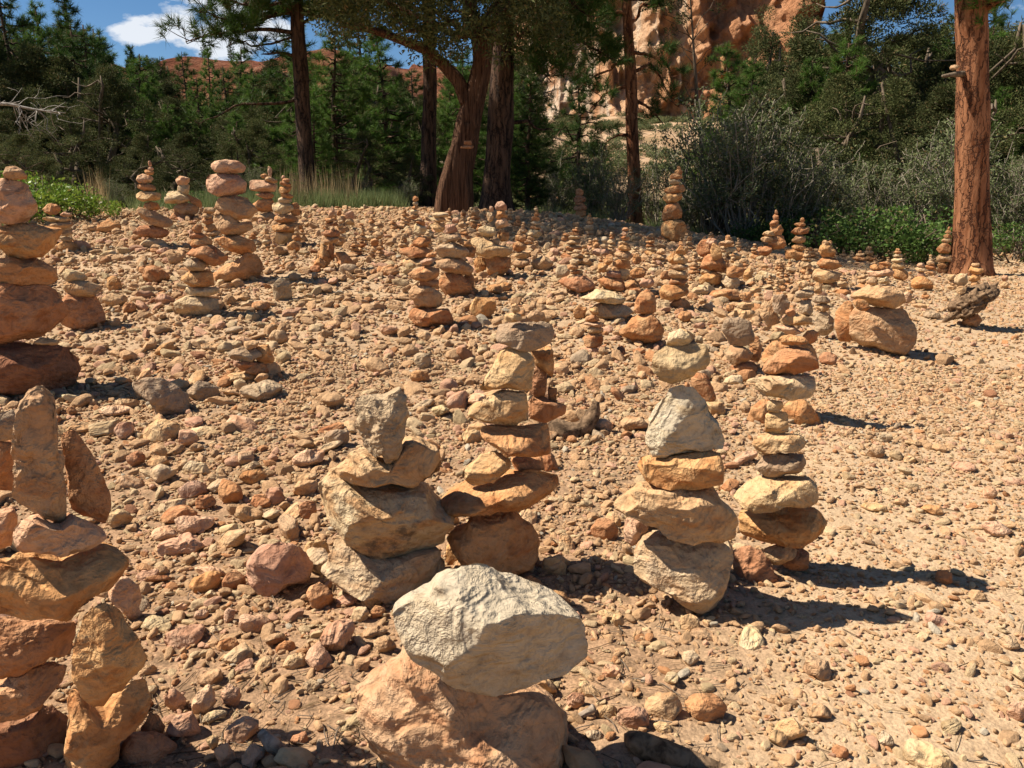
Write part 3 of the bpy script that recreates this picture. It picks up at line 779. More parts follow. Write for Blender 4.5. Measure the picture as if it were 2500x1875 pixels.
LOOSE = r'''
O p 527,1225 545,1195 600,1165 655,1175 680,1220 670,1260 620,1285 570,1300 535,1265
O r 690,1285,60,66,0
H g 860,90 960,50 1080,42 1200,100 1270,180 1300,290 1290,355 1180,340 1070,320 1000,240 920,170
H g 1760,160,330,150,0
H g 1370,150,230,160,0
H p 780,285,270,84,-6
H t 860,240,180,80,-10
H t 1090,425,270,150,0
H p 1270,470,140,130,0
H p 835,425,150,140,-10
H t 560,405,250,100,0
H r 920,605,140,110,0
H t 1070,625,180,90,0
H p 1300,820,220,130,15
H o 1390,905,150,120,0
H o 1710,735,200,120,0
H t 1680,980,200,150,0
H p 1320,1050,280,150,0
H p 1230,1200,350,150,-4
H p 1110,1115,200,100,10
H c 1565,1080,180,80,-10
H t 800,1010,170,150,35
H p 1860,870,150,140,0
H o 1770,900,160,110,0
H c 1180,930,180,120,10
K p 720,290 790,160 880,155 950,200 960,300 940,370 985,450 960,500 900,490 830,400
K p 1250,570,300,170,-5
K p 1700,480,260,150,-32
K c 1600,700,220,140,5
K p 1180,990,150,200,10
K p 1385,1000,170,240,-20
K p 1560,970,150,170,0
K p 1240,1180,240,190,20
K t 1420,850,190,120,0
K p 1630,1200,270,160,8
K p 1710,1370,190,170,0
K p 1520,1370,130,180,10
K o 1390,200,250,160,0
K o 1580,195,170,150,0
K c 1430,290,100,90,0
K o 1930,640,150,100,0
K t 1435,1275,90,100,0
K r 2020,1260,130,80,0
K p 1225,370,90,66,0
K t 1000,800,130,100,0
K p 1360,420,110,90,0
K p 1000,150,170,80,0
K p 1550,430,90,120,0
K c 1460,525,120,70,0
K o 1530,620,150,110,30
K t 2000,740,200,120,0
L p 60,620 90,540 180,460 300,440 330,500 290,600 160,700 90,670
L t 460,530,180,84,0
L c 360,410,110,130,-25
L t 520,620,170,110,0
L o 480,400,110,100,0
L t 1665,85,170,150,0
L o 1510,205,150,110,0
L o 1660,300,300,110,-10
L p 1810,1000,130,110,0
L g 1940,1240,140,100,0
L y 1870,890,80,72,0
L p 280,320,180,90,-5
L t 380,750,130,100,10
L p 2050,800,140,110,0
L t 2100,455,90,90,0
M t 265,830,210,180,0
M o 490,835,240,170,0
M t 950,955,170,150,-25
M t 885,1000,110,100,0
M t 1100,625,170,120,0
M c 410,570,100,90,-50
M p 100,900,180,170,0
M c 2130,485,140,90,-10
M c 1690,1110,330,150,-12
M p 2170,850,110,120,0
M c 1465,1010,110,80,0
M o 1780,135,110,100,-10
M t 1670,160,110,54,0
M t 1965,235,120,76,0
M t 410,380,120,100,0
M p 1740,370,140,80,0
M t 1110,860,150,90,0
M t 260,950,110,90,0
M r 1220,1075,110,80,0
N g 725,745,110,84,0
N t 910,777,130,44,0
N y 795,862,100,74,-8
N t 890,890,100,66,0
N t 660,840,130,96,0
N p 1250,942,190,80,0
N o 1040,1225,170,84,-10
N p 1470,1370,230,130,-10
N p 1430,1120,110,110,0
N p 1590,1040,200,60,-5
N t 650,1215,200,60,0
D o 840,555,200,116,0
D t 715,565,90,60,0
D o 1210,920,230,150,-15
D o 880,990,130,130,0
D t 890,1120,210,130,0
D o 1000,1175,120,100,0
D g 2180,1040,150,190,0
D t 810,810,110,80,0
D c 715,795,70,60,0
D c 840,755,160,60,10
D t 540,825,120,70,0
D t 1350,800,140,110,0
D p 1270,1110,170,100,0
D t 1340,1160,90,60,0
D p 1260,740,110,80,0
D t 1890,1090,100,90,0
D o 2010,1160,160,90,10
D t 2150,1400,160,120,0
D t 1640,1480,200,80,0
D o 1270,1500,180,100,20
D p 1880,1430,150,80,10
E o 925,815,200,130,0
E g 555,805,190,110,-5
E o 1770,1150,260,220,0
E t 1240,1400,120,80,0
E p 910,1350,180,110,-10
E t 430,1065,180,66,0
E o 1880,985,170,100,0
E o 1960,960,140,90,0
E t 150,1225,150,66,0
E t 220,1090,240,60,0
E r 260,800,110,70,0
E p 385,810,120,60,0
E o 60,600,120,110,0
E t 30,780,110,100,0
I g 290,785,150,130,0
I g 790,340,110,110,0
I o 770,425,120,80,0
I t 1545,1520,150,130,0
I p 130,900,200,130,0
I t 100,1010,170,80,5
I r 120,1200,110,120,0
I t 170,1430,170,130,0
F o 1740,1235,150,120,0
F t 460,750,210,150,0
F t 600,1020,190,60,-5
F p 1960,690,100,90,0
F t 1720,1400,250,150,0
F c 1880,1000,170,80,0
F t 2160,930,150,130,0
F o 1330,1540,130,70,0
G g 2080,1272,90,44,0
G r 890,1205,130,100,0
G g 1590,912,130,54,-8
G c 480,650,150,60,-15
G t 620,610,110,60,0
G o 200,780,250,90,0
G o 350,640,70,110,0
J t 410,610,150,90,-10
J p 250,620,110,80,0
J t 100,990,100,50,0
J o 260,1150,150,120,0
J t 30,1310,90,90,0
'''
# ------------------------------------------------------------------ the cairns
ORD = ['lowest', 'second lowest', 'third', 'fourth', 'fifth', 'sixth', 'seventh', 'eighth', 'ninth', 'tenth', 'eleventh', 'twelfth', 'thirteenth', 'fourteenth', 'fifteenth', 'sixteenth', 'seventeenth', 'eighteenth', 'nineteenth']
STONES = []; CPOS = []; seed = 100
cur = None
def finish(c):
    if not c: return
    cid, desc, base, off, L = c
    L.sort(key=lambda s: -(s['cy']+s['h']*.25))
    low = L[0]
    if base > 0:
        h = hit(low['cx'], base); Y = h[1]+off
    else: h = at(low['cx'], low['cy'], TRUNK_Y); Y = TRUNK_Y
    CPOS.append((h[0], Y, desc, cid))
    for i, s in enumerate(L):
        s['Y'] = Y+s['opt'].get('dy', 0); s['desc'] = desc; s['cid'] = cid
        n = len(L); o = ORD[i] if i < n-1 else 'topmost'
        wc = lambda t: len(t.replace('-', ' ').split())
        cn, sw = CNAME[s['col']], shape_word(s)
        if o == 'topmost' or i < 2: opts = ['%s %s stone, %s of %s' % (cn, sw, o, desc), '%s stone, %s of %s' % (cn, o, desc)]
        else: opts = [f % v for f, v in (('%s %s stone, %s from the bottom in %s', (cn, sw, o, desc)), ('%s %s stone, %s up in %s', (cn, sw, o, desc)), ('%s stone, %s up in %s', (cn, o, desc)))]
        lab = next((q for q in opts if wc(q) <= 15), opts[-1])
        if wc(lab) > 16: print('LONG', wc(lab), lab)
        s['label'] = lab; s['area'] = s['w']*s['h']; STONES.append(s)
TRUNK_Y = 10.0
for ln in CAIRNS.strip().splitlines():
    if ln.startswith('@'):
        finish(cur); a = [q.strip() for q in ln[1:].split('|')]
        cur = [a[0], a[1], float(a[2]), float(a[3]), []]
    else: cur[4].append(parse(ln))
finish(cur)
q = rs(2024); nc = 0
for k in range(170):     # the crowd of hand-high little cairns between the named ones
    if k % 3: px = q.uniform(1230, 2330); by = 548+(px-1230)*.085+q.uniform(6, 120)
    else: px = q.uniform(620, 1280); by = q.uniform(545, 640)
    hh = hit(px, by); sc_ = F/hh[1]*q.uniform(.06, .13); yy = by
    for i in range(q.randint(3, 7)):
        w_ = sc_*q.uniform(.85, 1.15); h_ = w_*q.uniform(.35, .75)
        STONES.append(dict(col='otqtoctq'[q.randint(8)], cx=px+q.normal(0, .04)*sc_, cy=yy-h_*.5, w=w_, h=h_, rot=q.uniform(-10, 10), poly=None, opt={}, cuts=[], Y=hh[1]+.05, desc='', cid='', label='', area=0, extra=1)); yy -= h_*.88; sc_ *= q.uniform(.62, .88)
rank = sorted(range(len(STONES)), key=lambda i: -STONES[i]['area'])
keep = set(i for i in rank if not STONES[i].get('extra'))
keep = set(sorted(keep, key=lambda i: -STONES[i]['area'])[:298])
small = []
for i, s in enumerate(STONES):
    if i in keep:
        o, c, dim = make_stone('cairn_stone', s, s['Y'], 1000+i*3)
        tag(o, s['label'], 'stone', 'stones of '+s['desc'])
    else:
        o, c, dim = make_stone('tmp', s, s['Y'], 1000+i*3)
        V = np.empty(len(o.data.vertices)*3, np.float32); o.data.vertices.foreach_get('co', V)
        Fi = np.empty(len(o.data.polygons)*3, np.int32); o.data.loops.foreach_get('vertex_index', Fi)
        small.append((V.reshape(-1, 3)@np.array([[cos(s['az']), -sin(s['az']), 0], [sin(s['az']), cos(s['az']), 0], [0, 0, 1]])+c, Fi.reshape(-1, 3), s['col']))
        me = o.data; bpy.data.objects.remove(o); bpy.data.meshes.remove(me)
print('cairn stones', len(STONES))
if small:
    base = np.mean([q[0].mean(0) for q in small], 0); n = 0; VV = []; FF = []; MI = []; ks = sorted(set(q[2] for q in small))
    for V, Fi, c in small: VV.append(V-base); FF.append(Fi+n); MI += [ks.index(c)]*len(Fi); n += len(V)
    me = newmesh('small_cairn_stones', np.concatenate(VV), np.concatenate(FF), [ROCK[k] for k in ks], midx=MI)
    tag(link('small_cairn_stones', me, loc=base), 'the smallest pebbles topping the far little cairns', 'stones', kind='stuff')
# ------------------------------------------------------------------ loose stones drawn by hand
LPOS = []
def rel_label(x, y, col, shp, used):
    best = min(CPOS, key=lambda c: (c[0]-x)**2+(c[1]-y)**2 + (0 if c[3] != 'bn' else 99))
    dx, dy = x-best[0], y-best[1]
    side = ('right of' if dx > 0 else 'left of') if abs(dx) > abs(dy)*.8 else ('behind' if dy > 0 else 'in front of')
    return '%s %s loose stone' % (col, shp), side, best[2], math.hypot(dx, dy)
loose = []
for i, ln in enumerate(LOOSE.strip().splitlines()):
    s = parse(ln); b = hit(s['cx'], s['cy']+s['h']*.42); Y = b[1]+.25*s['w']/F*b[1]
    s['opt'].setdefault('dy', 0)
    o, c, dim = make_stone('loose_stone', s, Y, 9000+i*7)
    loose.append((o, c[0], c[1], s['col'], shape_word(s), s['w']*s['h'])); LPOS.append((c[0], c[1], max(dim[0], dim[1])))
# ------------------------------------------------------------------ rubble: prototypes
PROTO = []
for k in range(26):
    r = rs(400+k); a = r.uniform(.45, .95); p = randpoly(2, 2*a, r.uniform(-15, 15), 500+k)
    V, Fc = rock(p, r.uniform(.6, 1.), 600+k, 4 if k < 14 else 3, (), .7); V = V/np.abs(V).max()
    PROTO.append((V, Fc))
GR = []
gpal = [('t', .30), ('p', .22), ('o', .20), ('c', .16), ('r', .05), ('g', .04), ('y', .03)]
def gravmat():
    m, nt, b = mat('gravel_stone'); oi = N(nt, 'ShaderNodeObjectInfo'); r = oi.outputs['Random']
    st = []; a = 0
    order = ['t', 'p', 'o', 'c', 't', 'g', 'c', 'r', 'q', 'w', 'y', 'p', 't', 'q', 'b', 'o']; wts = [14, 6, 3, 11, 14, 1.2, 9, .8, 12, 1.5, 3, 5, 14, 10, .6, 2]
    tot = sum(wts)
    for c, w in zip(order, wts): st.append((a, PAL[c][0])); a += w/tot
    c = ramp(nt, r, st, 'CONSTANT')
    tc = N(nt, 'ShaderNodeTexCoord')
    v = N(nt, 'ShaderNodeVectorMath', {0: tc.outputs['Object'], 1: N(nt, 'ShaderNodeCombineXYZ', {0: mth(nt, 'MULTIPLY', r, 50.)}).outputs[0]}, operation='ADD').outputs[0]
    n = N(nt, 'ShaderNodeTexNoise', {'Vector': v, 'Scale': 1.8, 'Detail': 5., 'Roughness': .65})
    c = mixc(nt, 1., c, ramp(nt, n.outputs[0], [(.3, .78), (.5, 1.), (.7, 1.18)]), 'MULTIPLY')
    hs = N(nt, 'ShaderNodeHueSaturation', {'Color': c, 'Saturation': .97, 'Value': mth(nt, 'ADD', mth(nt, 'MULTIPLY', mth(nt, 'FRACT', mth(nt, 'MULTIPLY', r, 97.)), .3), .9)})
    nt.links.new(hs.outputs[0], b.inputs['Base Color'])
    n2 = N(nt, 'ShaderNodeTexNoise', {'Vector': v, 'Scale': 5., 'Detail': 5., 'Roughness': .7})
    bp = N(nt, 'ShaderNodeBump', {'Height': n2.outputs[0], 'Strength': .5, 'Distance': .25}); nt.links.new(bp.outputs[0], b.inputs['Normal'])
    return m
GM = gravmat()
PROTO_ME = [newmesh('stone_shape', V, Fc, [GM]) for V, Fc in PROTO]
def scatter(name, pts, rot, scl, idx, protos, label, cat):
    """one 'stuff' object whose vertices carry instances of the prototype meshes"""
    me = bpy.data.meshes.new(name); me.vertices.add(len(pts)); me.vertices.foreach_set('co', np.asarray(pts, np.float32).ravel())
    for nm, ty, dat, key in (('rot', 'FLOAT_VECTOR', rot, 'vector'), ('scl', 'FLOAT_VECTOR', scl, 'vector'), ('idx', 'INT', idx, 'value')):
        a = me.attributes.new(nm, ty, 'POINT'); a.data.foreach_set(key, np.asarray(dat, np.float32 if ty != 'INT' else np.int32).ravel())
    o = link(name, me)
    col = bpy.data.collections.new(name+'_shapes')
    for i, p in enumerate(protos): col.objects.link(bpy.data.objects.new('%s_shape_%02d' % (name, i), p))
    g = bpy.data.node_groups.new(name, 'GeometryNodeTree')
    g.interface.new_socket('Geometry', in_out='INPUT', socket_type='NodeSocketGeometry'); g.interface.new_socket('Geometry', in_out='OUTPUT', socket_type='NodeSocketGeometry')
    gi = g.nodes.new('NodeGroupInput'); go = g.nodes.new('NodeGroupOutput'); ip = g.nodes.new('GeometryNodeInstanceOnPoints')
    ci = g.nodes.new('GeometryNodeCollectionInfo'); ci.inputs['Collection'].default_value = col; ci.inputs['Separate Children'].default_value = True; ci.inputs['Reset Children'].default_value = True
    def na(n, t):
        q = g.nodes.new('GeometryNodeInputNamedAttribute'); q.data_type = t; q.inputs['Name'].default_value = n; return q.outputs[0]
    L = g.links.new
    L(gi.outputs[0], ip.inputs['Points']); L(ci.outputs[0], ip.inputs['Instance']); ip.inputs['Pick Instance'].default_value = True
    L(na('idx', 'INT'), ip.inputs['Instance Index']); L(na('rot', 'FLOAT_VECTOR'), ip.inputs['Rotation']); L(na('scl', 'FLOAT_VECTOR'), ip.inputs['Scale'])
    L(ip.outputs[0], go.inputs[0])
    md = o.modifiers.new('scatter', 'NODES'); md.node_group = g
    return tag(o, label, cat, kind='stuff')
# density: rubble thick on the left and middle, thin on the sandy path at the right
def fan(n, y0, y1, r, umax=.82):
    y = np.sqrt(r.uniform(y0**2, y1**2, n)); x = r.uniform(-umax, umax, n)*(y+.25); return x, y
def path_mask(x, y):   # 1 on the open path
    u = x/y; w = .12*vn(np.stack([x*.9, y*.9, x*0], -1), 77)
    return smooth((u-.26+.9*np.clip((2.6-y)/2.6, 0, 1)*.25+w)/.22)
def litter_mask(x, y):  # 1 on dark earthy litter patches
    return smooth((vn(np.stack([x*1.7, y*1.7, x*0+5], -1), 55)-.05)/.5)*(1-path_mask(x, y))*smooth((5.-y)/2.5)
CXY = np.array([(c[0], c[1]) for c in CPOS])
BIG = []
r = rs(7)
def gen(n, y0, y1, lo, hi, pw, dens, umax=.98):
    x, y = fan(n, y0, y1, r, umax); s = lo*(hi/lo)**(r.uniform(0, 1, n)**pw)
    k = r.uniform(0, 1, n) < dens(x, y, s); return x[k], y[k], s[k]
def d_big(x, y, s):
    pm = path_mask(x, y); cl = .45+.75*np.clip(vn(np.stack([x*1.3, y*1.3, x*0+9], -1), 31)+.4, 0, 1)
    far = .62+.38*smooth((y-2.)/3.)
    return np.clip((1-pm)*cl*far, .0, 1)+.02*(y > 2.5)
def d_med(x, y, s):
    pm = path_mask(x, y); lm = litter_mask(x, y)
    return np.clip((1-.60*pm)*(1-.55*lm)*(.85+.15*smooth((y-2)/2.5))*(.65+.35*vn(np.stack([x*3, y*3, x*0], -1), 41)), .02, 1)
def d_fine(x, y, s):
    lm = litter_mask(x, y); return np.clip((.62+.38*vn(np.stack([x*4, y*4, x*0], -1), 43))*(1-.6*lm), .05, 1)
sets = [gen(28500, 1.0, 11.6, .019, .058, 1.45, d_big), gen(167000, .95, 12.0, .009, .024, 1.2, d_med), gen(31000, .9, 4.2, .006, .018, 1.3, d_med), gen(95000, .9, 4.2, .003, .0095, 1.0, d_fine), gen(72000, 3.3, 9, .006, .012, 1.3, d_fine)]
X = np.concatenate([q[0] for q in sets]); Yy = np.concatenate([q[1] for q in sets]); S = np.concatenate([q[2] for q in sets])
kx = (Yy < 11.2+.5*np.sin(X)) | (S < .02); X, Yy, S = X[kx], Yy[kx], S[kx]
lp = np.array(LPOS)
ok = np.ones(len(X), bool)
for (lx, ly, lr) in lp: ok &= (S < .012) | ((X-lx)**2+(Yy-ly)**2 > (lr*.8+S*.45)**2)
X, Yy, S = X[ok], Yy[ok], S[ok]
# keep the larger random stones apart from one another
ordr = np.argsort(-S); X, Yy, S = X[ordr], Yy[ordr], S[ordr]
cell = {}; okk = np.ones(len(X), bool)
for i in range(len(X)):
    if S[i] < .014: break
    g = (int(X[i]/.12), int(Yy[i]/.12)); bad = False
    for a in (-1, 0, 1):
        for b_ in (-1, 0, 1):
            for j in cell.get((g[0]+a, g[1]+b_), ()):
                if (X[i]-X[j])**2+(Yy[i]-Yy[j])**2 < (.62*(S[i]+S[j]))**2: bad = True; break
            if bad: break
        if bad: break
    if bad: okk[i] = False
    else: cell.setdefault(g, []).append(i)
X, Yy, S = X[okk], Yy[okk], S[okk]
n = len(X); print('rubble', n)
Z = terr(X, Yy)
rot = np.stack([r.normal(0, .35, n), r.normal(0, .35, n), r.uniform(0, 6.28, n)], 1)
scl = np.stack([S*r.uniform(.85, 1.3, n), S*r.uniform(.75, 1.05, n), S*r.uniform(.5, 1.05, n)], 1)
idx = np.where(S > .02, r.randint(0, 14, n), r.randint(14, 26, n))
vis = (S/Yy)*(np.abs(X) < Yy*.66)*(Yy > 1.25)
need = 298-len(loose)
top = np.argsort(-vis)[:max(need, 0)]
mask = np.ones(n, bool); mask[top] = False
P3 = np.stack([X, Yy, Z+scl[:, 2]*r.uniform(.05, .55, n)], 1)
matlist = ['t', 'q', 'o', 'c', 't', 'p', 'q', 't', 'c', 'y', 'o']
LM = {}
for j, i in enumerate(top):
    c = matlist[j % len(matlist)]; key = (idx[i], c)
    if key not in LM:
        V, Fc = PROTO[idx[i]]; V2, F2 = rock(randpoly(.1, .1*rs(idx[i]).uniform(.5, .9), 0, 500+idx[i]), .04, 640+idx[i], 4)
        LM[key] = newmesh('loose_stone', V2/np.abs(V2).max()*.05, F2, [ROCK[c]])
    o = link('loose_stone', LM[key], loc=P3[i], rot=rot[i], scl=list(scl[i]/.05))
    a = scl[i][0]/scl[i][2]; loose.append((o, X[i], Yy[i], c, 'flat' if a > 1.6 else 'chunky', (vis[i]*F*2)**2*.6))
groups = {}; wc = lambda t: len(t.replace('-', ' ').split())
for t in loose:
    col, side, cd, dist = rel_label(t[1], t[2], CNAME[t[3]], t[4], None)
    groups.setdefault((side, cd), []).append((dist, t, col))
for (side, cd), L in groups.items():
    L.sort(key=lambda q: q[0])
    cnt = {}
    for dist, t, col in L:
        k = cnt.get(col, 0); cnt[col] = k+1
        w = ['nearest', 'second nearest', 'third nearest', 'fourth nearest', 'fifth nearest', 'sixth nearest', 'seventh nearest', 'eighth nearest', 'ninth nearest', 'tenth nearest', 'eleventh nearest', 'twelfth nearest'][min(k, 11)]
        lab = '%s, %s %s %s' % (col, w, side, cd)
        if wc(lab) > 15: lab = lab.replace(' flat', '').replace(' chunky', '').replace(' oblong', '')
        if wc(lab) > 15: lab = lab.replace(' loose', '')
        if wc(lab) > 16: print('LONG', wc(lab), lab)
        tag(t[0], lab, 'stone', 'loose stones lying on the gravel')
scatter('gravel', P3[mask], rot[mask], scl[mask], idx[mask], PROTO_ME, 'tan, orange and cream rubble and gravel covering the ground', 'gravel')
# ------------------------------------------------------------------ ground sheet
def axis(a, b, step, grow, lim):
    pos = list(np.arange(a, b, step)); s = step
    while pos[-1] < lim: s *= grow; pos.append(pos[-1]+s)
    neg = [a]; s = step
    while neg[-1] > -lim: s *= grow; neg.append(neg[-1]-s)
    return np.array(neg[::-1][:-1]+pos)
gx = axis(-1.6, 2.2, .03, 1.035, 420); gy = axis(.8, 4.5, .03, 1.022, 430); gy = gy[gy > -60]
GX, GY = np.meshgrid(gx, gy); GZ = terr(GX, GY)
V = np.stack([GX, GY, GZ], -1).reshape(-1, 3); nx = len(gx); ny = len(gy)
i = np.arange(ny-1)[:, None]*nx+np.arange(nx-1)[None, :]
Fg = np.stack([i, i+1, i+nx+1, i+nx], -1).reshape(-1, 4)
def groundmat():
    m, nt, b = mat('stony_soil'); tc = N(nt, 'ShaderNodeTexCoord'); v = tc.outputs['Object']
    sp = N(nt, 'ShaderNodeSeparateXYZ', {0: v}); x, y, z = sp.outputs
    n0 = N(nt, 'ShaderNodeTexNoise', {'Vector': v, 'Scale': 1.3, 'Detail': 6., 'Roughness': .62})
    n1 = N(nt, 'ShaderNodeTexNoise', {'Vector': v, 'Scale': 22., 'Detail': 6., 'Roughness': .7})
    n2 = N(nt, 'ShaderNodeTexNoise', {'Vector': v, 'Scale': 160., 'Detail': 3., 'Roughness': .7})
    sand = mixc(nt, ramp(nt, n1.outputs[0], [(.35, 0.), (.65, 1.)]), (.36, .245, .145), (.47, .34, .21))
    sand = mixc(nt, 1., sand, ramp(nt, n2.outputs[0], [(.3, .7), (.5, 1.), (.7, 1.2)]), 'MULTIPLY')
    dirt = mixc(nt, ramp(nt, n1.outputs[0], [(.38, 0.), (.56, 1.)]), (.12, .07, .038), (.31, .18, .10))
    dirt = mixc(nt, 1., dirt, ramp(nt, n2.outputs[0], [(.3, .55), (.5, 1.), (.7, 1.3)]), 'MULTIPLY')
    # open path to the right, darker earthy litter to the left and close by
    ratio = mth(nt, 'DIVIDE', x, mth(nt, 'MAXIMUM', y, .5))
    pm = mth(nt, 'ADD', mth(nt, 'MULTIPLY', mth(nt, 'SUBTRACT', ratio, .12), 3.2), mth(nt, 'MULTIPLY', mth(nt, 'SUBTRACT', n0.outputs[0], .5), 3.2), True)
    near = mth(nt, 'MULTIPLY', mth(nt, 'SUBTRACT', 5., y), .35, True)
    dm = mth(nt, 'MULTIPLY', mth(nt, 'SUBTRACT', 1., pm, True), mth(nt, 'ADD', mth(nt, 'MULTIPLY', near, .6), .15, True))
    c = mixc(nt, dm, sand, dirt)
    # forest floor past the crest
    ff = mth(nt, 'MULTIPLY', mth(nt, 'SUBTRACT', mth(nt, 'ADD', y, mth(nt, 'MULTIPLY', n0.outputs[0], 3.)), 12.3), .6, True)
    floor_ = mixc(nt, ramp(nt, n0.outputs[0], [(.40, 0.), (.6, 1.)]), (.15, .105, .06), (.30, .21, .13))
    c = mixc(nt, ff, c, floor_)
    # far hillside: orange and cream soil
    fh = mth(nt, 'MULTIPLY', mth(nt, 'SUBTRACT', y, 19.), .12, True)
    n3 = N(nt, 'ShaderNodeTexNoise', {'Vector': v, 'Scale': .35, 'Detail': 8., 'Roughness': .68})
    hill = ramp(nt, n3.outputs[0], [(.32, (.16, .13, .07)), (.45, (.27, .17, .09)), (.56, (.42, .29, .18)), (.68, (.36, .18, .09))])
    c = mixc(nt, fh, c, hill)
    fr = mth(nt, 'MULTIPLY', mth(nt, 'SUBTRACT', y, 62.), .05, True)
    st = N(nt, 'ShaderNodeMapping', {'Vector': v, 'Scale': (.06, .06, .20)})
    n4 = N(nt, 'ShaderNodeTexNoise', {'Vector': st.outputs[0], 'Scale': 2.5, 'Detail': 8., 'Roughness': .65})
    red = ramp(nt, n4.outputs[0], [(.34, (.12, .035, .016)), (.5, (.20, .068, .03)), (.62, (.30, .14, .075))])
    c = mixc(nt, fr, c, red)
    nt.links.new(c, b.inputs['Base Color'])
    h = mth(nt, 'ADD', n1.outputs[0], mth(nt, 'MULTIPLY', n2.outputs[0], .35))
    vo = N(nt, 'ShaderNodeTexVoronoi', {'Vector': v, 'Scale': 95.})
    h = mth(nt, 'SUBTRACT', h, mth(nt, 'MULTIPLY', vo.outputs['Distance'], .30))
    bp = N(nt, 'ShaderNodeBump', {'Height': h, 'Strength': .7, 'Distance': .010})
    bp2 = N(nt, 'ShaderNodeBump', {'Height': n4.outputs[0], 'Strength': fr, 'Distance': 6., 'Normal': bp.outputs[0]}); nt.links.new(bp2.outputs[0], b.inputs['Normal'])
    return m
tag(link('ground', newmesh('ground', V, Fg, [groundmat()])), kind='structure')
# ------------------------------------------------------------------ cliff
def cliffmat():
    m, nt, b = mat('orange_limestone'); tc = N(nt, 'ShaderNodeTexCoord'); v = tc.outputs['Object']
    mp = N(nt, 'ShaderNodeMapping', {'Vector': v, 'Scale': (1.5, 1., .45)})
    n = N(nt, 'ShaderNodeTexNoise', {'Vector': mp.outputs[0], 'Scale': .22, 'Detail': 8., 'Roughness': .6, 'Distortion': .8})
    n2 = N(nt, 'ShaderNodeTexNoise', {'Vector': v, 'Scale': 1.1, 'Detail': 8., 'Roughness': .65})
    c = ramp(nt, n.outputs[0], [(.34, (.47, .23, .11)), (.46, (.53, .31, .17)), (.54, (.56, .38, .24)), (.61, (.58, .46, .34)), (.70, (.51, .27, .14))])
    sx = N(nt, 'ShaderNodeSeparateXYZ', {0: v})
    rt = mth(nt, 'MULTIPLY', mth(nt, 'SUBTRACT', sx.outputs[0], 13.5), .5, True)
    c = mixc(nt, mth(nt, 'MULTIPLY', rt, .85), c, mixc(nt, n2.outputs[0], (.37, .15, .065), (.44, .22, .11)))
    c = mixc(nt, 1., c, ramp(nt, n2.outputs[0], [(.3, .75), (.5, 1.), (.7, 1.15)]), 'MULTIPLY')
    nt.links.new(c, b.inputs['Base Color'])
    bp = N(nt, 'ShaderNodeBump', {'Height': n2.outputs[0], 'Strength': 1., 'Distance': 1.1}); nt.links.new(bp.outputs[0], b.inputs['Normal'])
    return m
cx = np.linspace(-3, 31, 420); cz = np.linspace(0, 1, 300)
CX, CZ = np.meshgrid(cx, cz)
topz = 34*smooth((CX+4)/7)*(1-.9*smooth((CX-19.5)/4))+3*vn(np.stack([CX*.4, CX*0, CX*0], -1), 4)
zb = 3.0; HZ = zb+CZ*np.maximum(topz, 2)
Pn = np.stack([CX, CX*0, HZ], -1)
q = Pn*np.array([.32, 1, .07]); q[..., 0] += .5*vn(Pn*.12, 61)
y = 72+CZ*5-3.6*(1-np.abs(vn(q, 62))*2.)+1.6*fbm(Pn*np.array([.35, 1, .22]), 64, 3)-.8*(1-2*np.abs(vn(Pn*np.array([1.1, 1, .35]), 65)))+.7*fbm(Pn*1.3, 66, 3)-.9*(1-2*np.abs(vn(Pn*np.array([1.9, 1, .22]), 67)))*np.clip(vn(Pn*.3, 68)+.5, 0, 1)
y = y+12-1.0*(CX+3)+1.5*smooth((CX-14.5)/1.2)-3*np.exp(-((CX-10)/3.5)**2)
V = np.stack([CX, y, HZ], -1).reshape(-1, 3); nx = len(cx)
V2 = V.copy(); V2[:, 1] += 12
i = np.arange(len(cz)-1)[:, None]*nx+np.arange(nx-1)[None, :]
Fc_ = np.stack([i, i+1, i+nx+1, i+nx], -1).reshape(-1, 4)
n0 = len(V); t0 = (len(cz)-1)*nx; e = np.arange(nx-1)
capF = np.stack([t0+e, t0+e+1, t0+e+1+n0, t0+e+n0], -1)
side = []
for k0 in (0, nx-1):
    kk = np.arange(len(cz)-1)*nx+k0; side.append(np.stack([kk, kk+nx, kk+nx+n0, kk+n0], -1))
Fall = np.concatenate([Fc_, Fc_[:, ::-1]+n0, capF]+side)
tag(link('cliff', newmesh('cliff', np.concatenate([V, V2]), Fall, [cliffmat()])), kind='structure')
